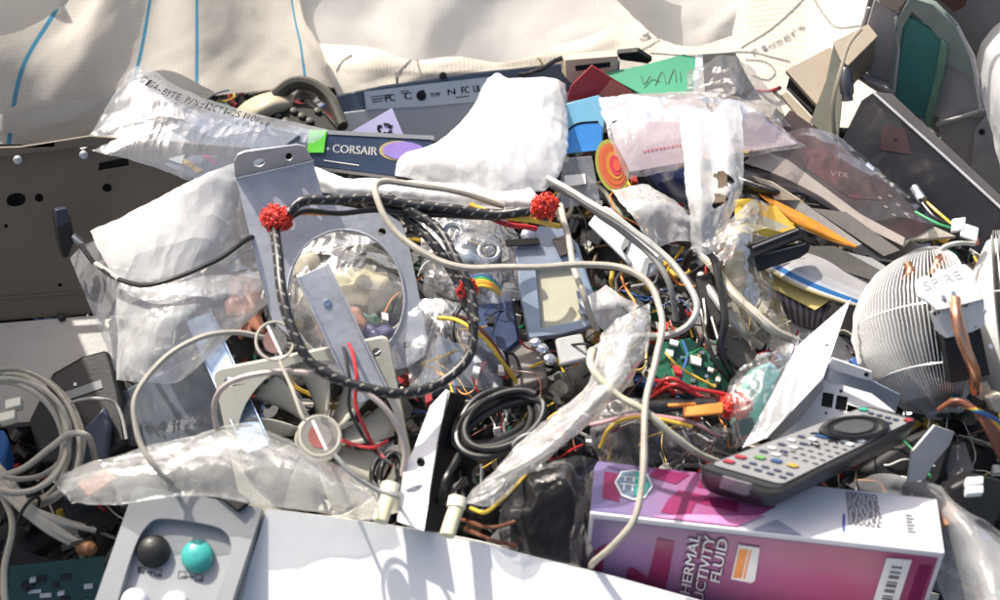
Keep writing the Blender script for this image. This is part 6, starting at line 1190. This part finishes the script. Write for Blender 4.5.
# ================================================================ remote control
def remote():
    pl = Plane((711, 463, .15), (785, 484, .15), (893, 411, .144)); n = pl.n; a, b = pl.at(697, 467), pl.at(777, 490); c = pl.at(866, 405); d = pl.at(920, 419)
    t = thing('remote_control', pl.at(800, 450, -.03), 'black remote control with silver keypad lying across the purple box', 'remote control')
    def P(u, v, h=0): return (a.lerp(b, u)).lerp(c.lerp(d, u), v) + n * h
    def rr(u0, u1, v0, v1, ru, rv, h, k=6):
        o = []
        for cu, cv, s_ in ((u1 - ru, v1 - rv, 0), (u0 + ru, v1 - rv, 1), (u0 + ru, v0 + rv, 2), (u1 - ru, v0 + rv, 3)):
            for i in range(k + 1): an = (s_ + i / k) * math.pi / 2; o.append(P(cu + ru * math.cos(an), cv + rv * math.sin(an), h))
        return o
    mb = MB(); G = [rr(.06, .94, .02, .98, .2, .05, -.038), rr(.0, 1., .005, 1., .22, .06, -.03), rr(-.02, 1.02, -.005, 1.005, .2, .06, -.012), rr(.0, 1.0, .0, 1., .14, .05, -.0015), rr(.02, .98, .006, .994, .13, .045, 0)]
    mb.grid(G, cu=True); mb.sheet(list(reversed(G[0]))); mb.sheet(G[-1]); mb.build('body', mat('remote_black', (.03, .031, .033), .33, 0, .12, 30, .06, 400), t, smooth=50)
    mb = MB(); mb.slab(rr(.05, .95, .055, .97, .1, .03, .0004), n * .0008); fp = mb.build('face_plate', mat('silver_face', (.24, .24, .24), .55, .1, .04, 20), t, .0004)
    mb = MB(); mb.slab(rr(.33, .7, -.012, .04, .05, .012, -.001), -n * .02); mb.build('end_window', mat('grey_gloss', (.22, .22, .23), .2), t, .002)
    o0 = P(.52, .735, .001); X = (P(1, .735) - P(0, .735)); Y = (P(.5, 1) - P(.5, 0)); 
    def ellp(ru, rv, h, k=32): return [o0 + X * (ru * math.cos(2 * math.pi * i / k)) + Y * (rv * math.sin(2 * math.pi * i / k)) + n * h for i in range(k)]
    mb = MB(); mb.grid([ellp(.44, .155, 0), ellp(.43, .15, .003), ellp(.36, .125, .0042), ellp(.3, .105, .003)], cu=True); mb.sheet(ellp(.3, .105, .003)); nr = mb.build('navigation_ring', blk, fp)
    mb = MB(); mb.grid([ellp(.25, .09, .003), ellp(.23, .082, .0045)], cu=True); mb.sheet(ellp(.23, .082, .0045)); mb.build('select_key', mat('dark_grey_key', (.06, .06, .062), .4), fp)
    keys = {'red': mat('red_key', (.33, .03, .045), .4), 'green': mat('green_key', (.12, .3, .09), .4), 'blue': mat('blue_key', (.03, .08, .2), .4), 'yellow': mat('yellow_key', (.5, .3, .04), .4), 'dark': mat('navy_key', (.06, .07, .12), .4), 'teal': mat('teal_key', (.03, .35, .22), .4), 'ink': ink, 'white': white_p}
    def key(u, v, w_, h_, k, nm='key', z=.0012): mb = MB(); mb.slab(rr(u - w_ / 2, u + w_ / 2, v - h_ / 2, v + h_ / 2, w_ * .3, h_ * .3, .0012, 3), n * z); mb.build(nm, keys[k], fp, .0004)
    for u, v, k in ((.14, .12, 'red'), (.14, .19, 'red'), (.3, .235, 'green'), (.5, .245, 'blue'), (.72, .245, 'yellow'), (.9, .95, 'red'), (.12, .94, 'teal')): key(u, v, .13, .032, k, 'colour_key', .0014)
    for v in (.12, .165): 
        for u in (.36, .52, .68, .84): key(u, v, .09, .018, 'dark')
    for v in (.88, .925):
        for u in (.3, .45, .6, .74): key(u, v, .09, .02, 'dark')
    for k, (u, v) in enumerate(((.2, .3), (.2, .35), (.2, .41), (.2, .47), (.2, .53))):
        for j, w_ in enumerate((.0, .17)): key(u + w_, v, .1, .02, 'white' if (k + j) % 2 else 'dark')
    mb = MB()
    for k, v in enumerate((.32, .37, .42, .47, .52, .57)):
        for u in (.46, .6, .74, .88):
            mb.slab([P(u - .035, v - .006, .0014), P(u + .03, v - .004, .0014), P(u + .035, v + .004, .0014), P(u - .03, v + .005, .0014)], n * .0003)
    for cu, cv, w_ in ((.28, .58, 1), (.5, .5, -1), (.62, .55, 1), (.46, .6, -1)):
        pts = [P(cu + .06 * math.cos(q), cv + .02 * math.sin(q) * w_, .0016) for q in [i * math.pi / 8 for i in range(9)]]; mb.tube(pts, .0008, 5, flat=.5)
    mb.build('key_legend', ink, fp)
    for u, v in ((.82, .58), (.86, .64), (.7, .6)): key(u, v, .1, .028, 'white')
    key(.4, .58, .22, .022, 'blue', 'screen_key', .0012)
remote()
# ================================================================ white machine in front
def machine():
    t = thing('white_machine', W(450, 600, .0), 'white machine casing with a grey push-button control panel at its left end', 'office machine')
    pl = Plane((265, 508, .088), (690, 598, .088), (240, 600, .055)); n = pl.n
    edge = smooth2([(267, 508.5), (340, 518), (430, 532), (520, 553), (600, 573), (690, 598), (800, 628), (900, 652)], 40, False)
    mb = MB(); mb.slab(pl.poly(edge + [(900, 900), (170, 900), (238, 604)]), -n * .12); mb.build('casing', white_c, t, .0045, seg=4)
    pp = Plane((134, 488, .094), (265, 508, .092), (95, 600, .08)); m = pp.n
    outer = smooth2([(133, 491), (137, 487.5), (145, 487), (200, 496), (261.5, 507.3)], 14, False) + [(262.5, 509), (232, 602), (156, 860), (0, 860), (96, 597)]
    def rec(off): return smooth2([(112, 640 + off), (118 + off, 600), (134 + off, 549 + off * .3), (146 + off, 527 + off), (162 + off * .4, 518.5 + off), (205, 524 + off), (224 - off * .6, 531 + off), (231 - off, 545), (228 - off, 562), (214 - off, 604), (196 - off, 660), (150, 690)], 60)
    mb = MB(); mb.slab([pp.poly(outer), pp.poly(rec(0))], -m * .012); cp = mb.build('control_panel', grey_p, t, .002, seg=3)
    mb = MB(); mb.slab(pp.poly(rec(-3), -.0095), -m * .06); mb.build('recess_floor', mat('grey_recess', (.3, .31, .325), .45, 0, .03, 16, .05, 400), cp)
    mb = MB(); mb.slab(pp.poly(outer[:1] + outer[1:14] + [(262, 511), (234, 602), (160, 850), (4, 850), (100, 597)], -.013), -m * .09); mb.build('panel_base', grey_p, cp)
    wb_ = mat('white_button', (.68, .7, .74), .3, 0, .03)
    for x, y, r, mt in ((152, 546, .0135, blk), (196, 551, .0132, teal_b), (133, 597, .011, wb_), (174, 600, .011, wb_)):
        o = pp.at(x, y + 3, -.0095); mb = MB(); mb.lathe(o, m, [(r * 1.04, 0), (r * 1.04, .004), (r, .0055), (r * .96, .0085), (r * .75, .0112), (r * .4, .0126), (.0008, .013)], 32); b = mb.build('push_button', mt, cp)
    mb = MB()
    def sym(x, y, kind):
        h = -.0093; q = [(x - 3.5, y - 3.5), (x + 3.5, y - 3.2), (x + 3.2, y + 3.6), (x - 3.8, y + 3.3)]
        if kind == 'sq': mb.tube([pp.at(*p, h) for p in q], .0005, 4, closed=True, flat=.3)
        elif kind == 'fill': mb.slab(pp.poly(q, h), m * .0002)
        elif kind == 'ar': mb.tube([pp.at(x - 3, y - .4, h), pp.at(x + 3, y + .2, h)], .0005, 4, flat=.3); mb.tube([pp.at(x + 1, y - 2, h), pp.at(x + 3.4, y + .2, h), pp.at(x + 1, y + 2.2, h)], .0005, 4, flat=.3)
    for x, y, k in ((139, 567, 'fill'), (147, 569.5, 'ar'), (156, 570, 'sq'), (180, 572, 'sq'), (188, 574, 'ar'), (197, 575, 'sq'), (155, 572, 'ar'), (182, 574, 'ar'), (198, 577, 'ar')): sym(x, y, k)
    mb.build('button_symbol', mat('grey_print_ink', (.06, .065, .075), .9, spec=.05), cp)
machine()
# ---------------------------------------------------------------- groups of like things
GROUPS = {'plastic_bag': 'clear and white plastic bags among the scrap', 'woven_sack': 'woven sacks behind the scrap', 'grey_cable': 'loose grey cables', 'beige_cable': 'loose beige cables',
          'wire': 'loose thin wires', 'black_lead': 'thin black leads by the black plug', 'plastic_scrap': 'plastic scraps inside bags', 'plastic_housing': 'plastic boxes under the film', 'envelope': 'yellow and orange envelopes',
          'flat_connector': 'black flat connectors', 'beige_carton': 'beige cartons by the grey trays', 'power_connector': 'pale yellow power connectors', 'white_block': 'white blocks on the black plug', 'ribbon_plug': 'pale plugs of the ribbon cable',
          'thin_card': 'thin cards in the paper stack', 'paper_sleeve': 'paper sleeves fanned by the torn film', 'magazine': 'magazines in the pile', 'power_adapter': 'black adapters at the left', 'plastic_cowl': 'curved cowls behind the printed bag', 'steel_channel': 'steel channels', 'power_cable': 'coiled black power cables', 'red_print': 'red printed labels'}
import re
for o in sc.objects:
    k = re.sub(r'[.]\d+$', '', o.name)
    if o.parent is None and o.get('category') and k in GROUPS: o['group'] = GROUPS[k]
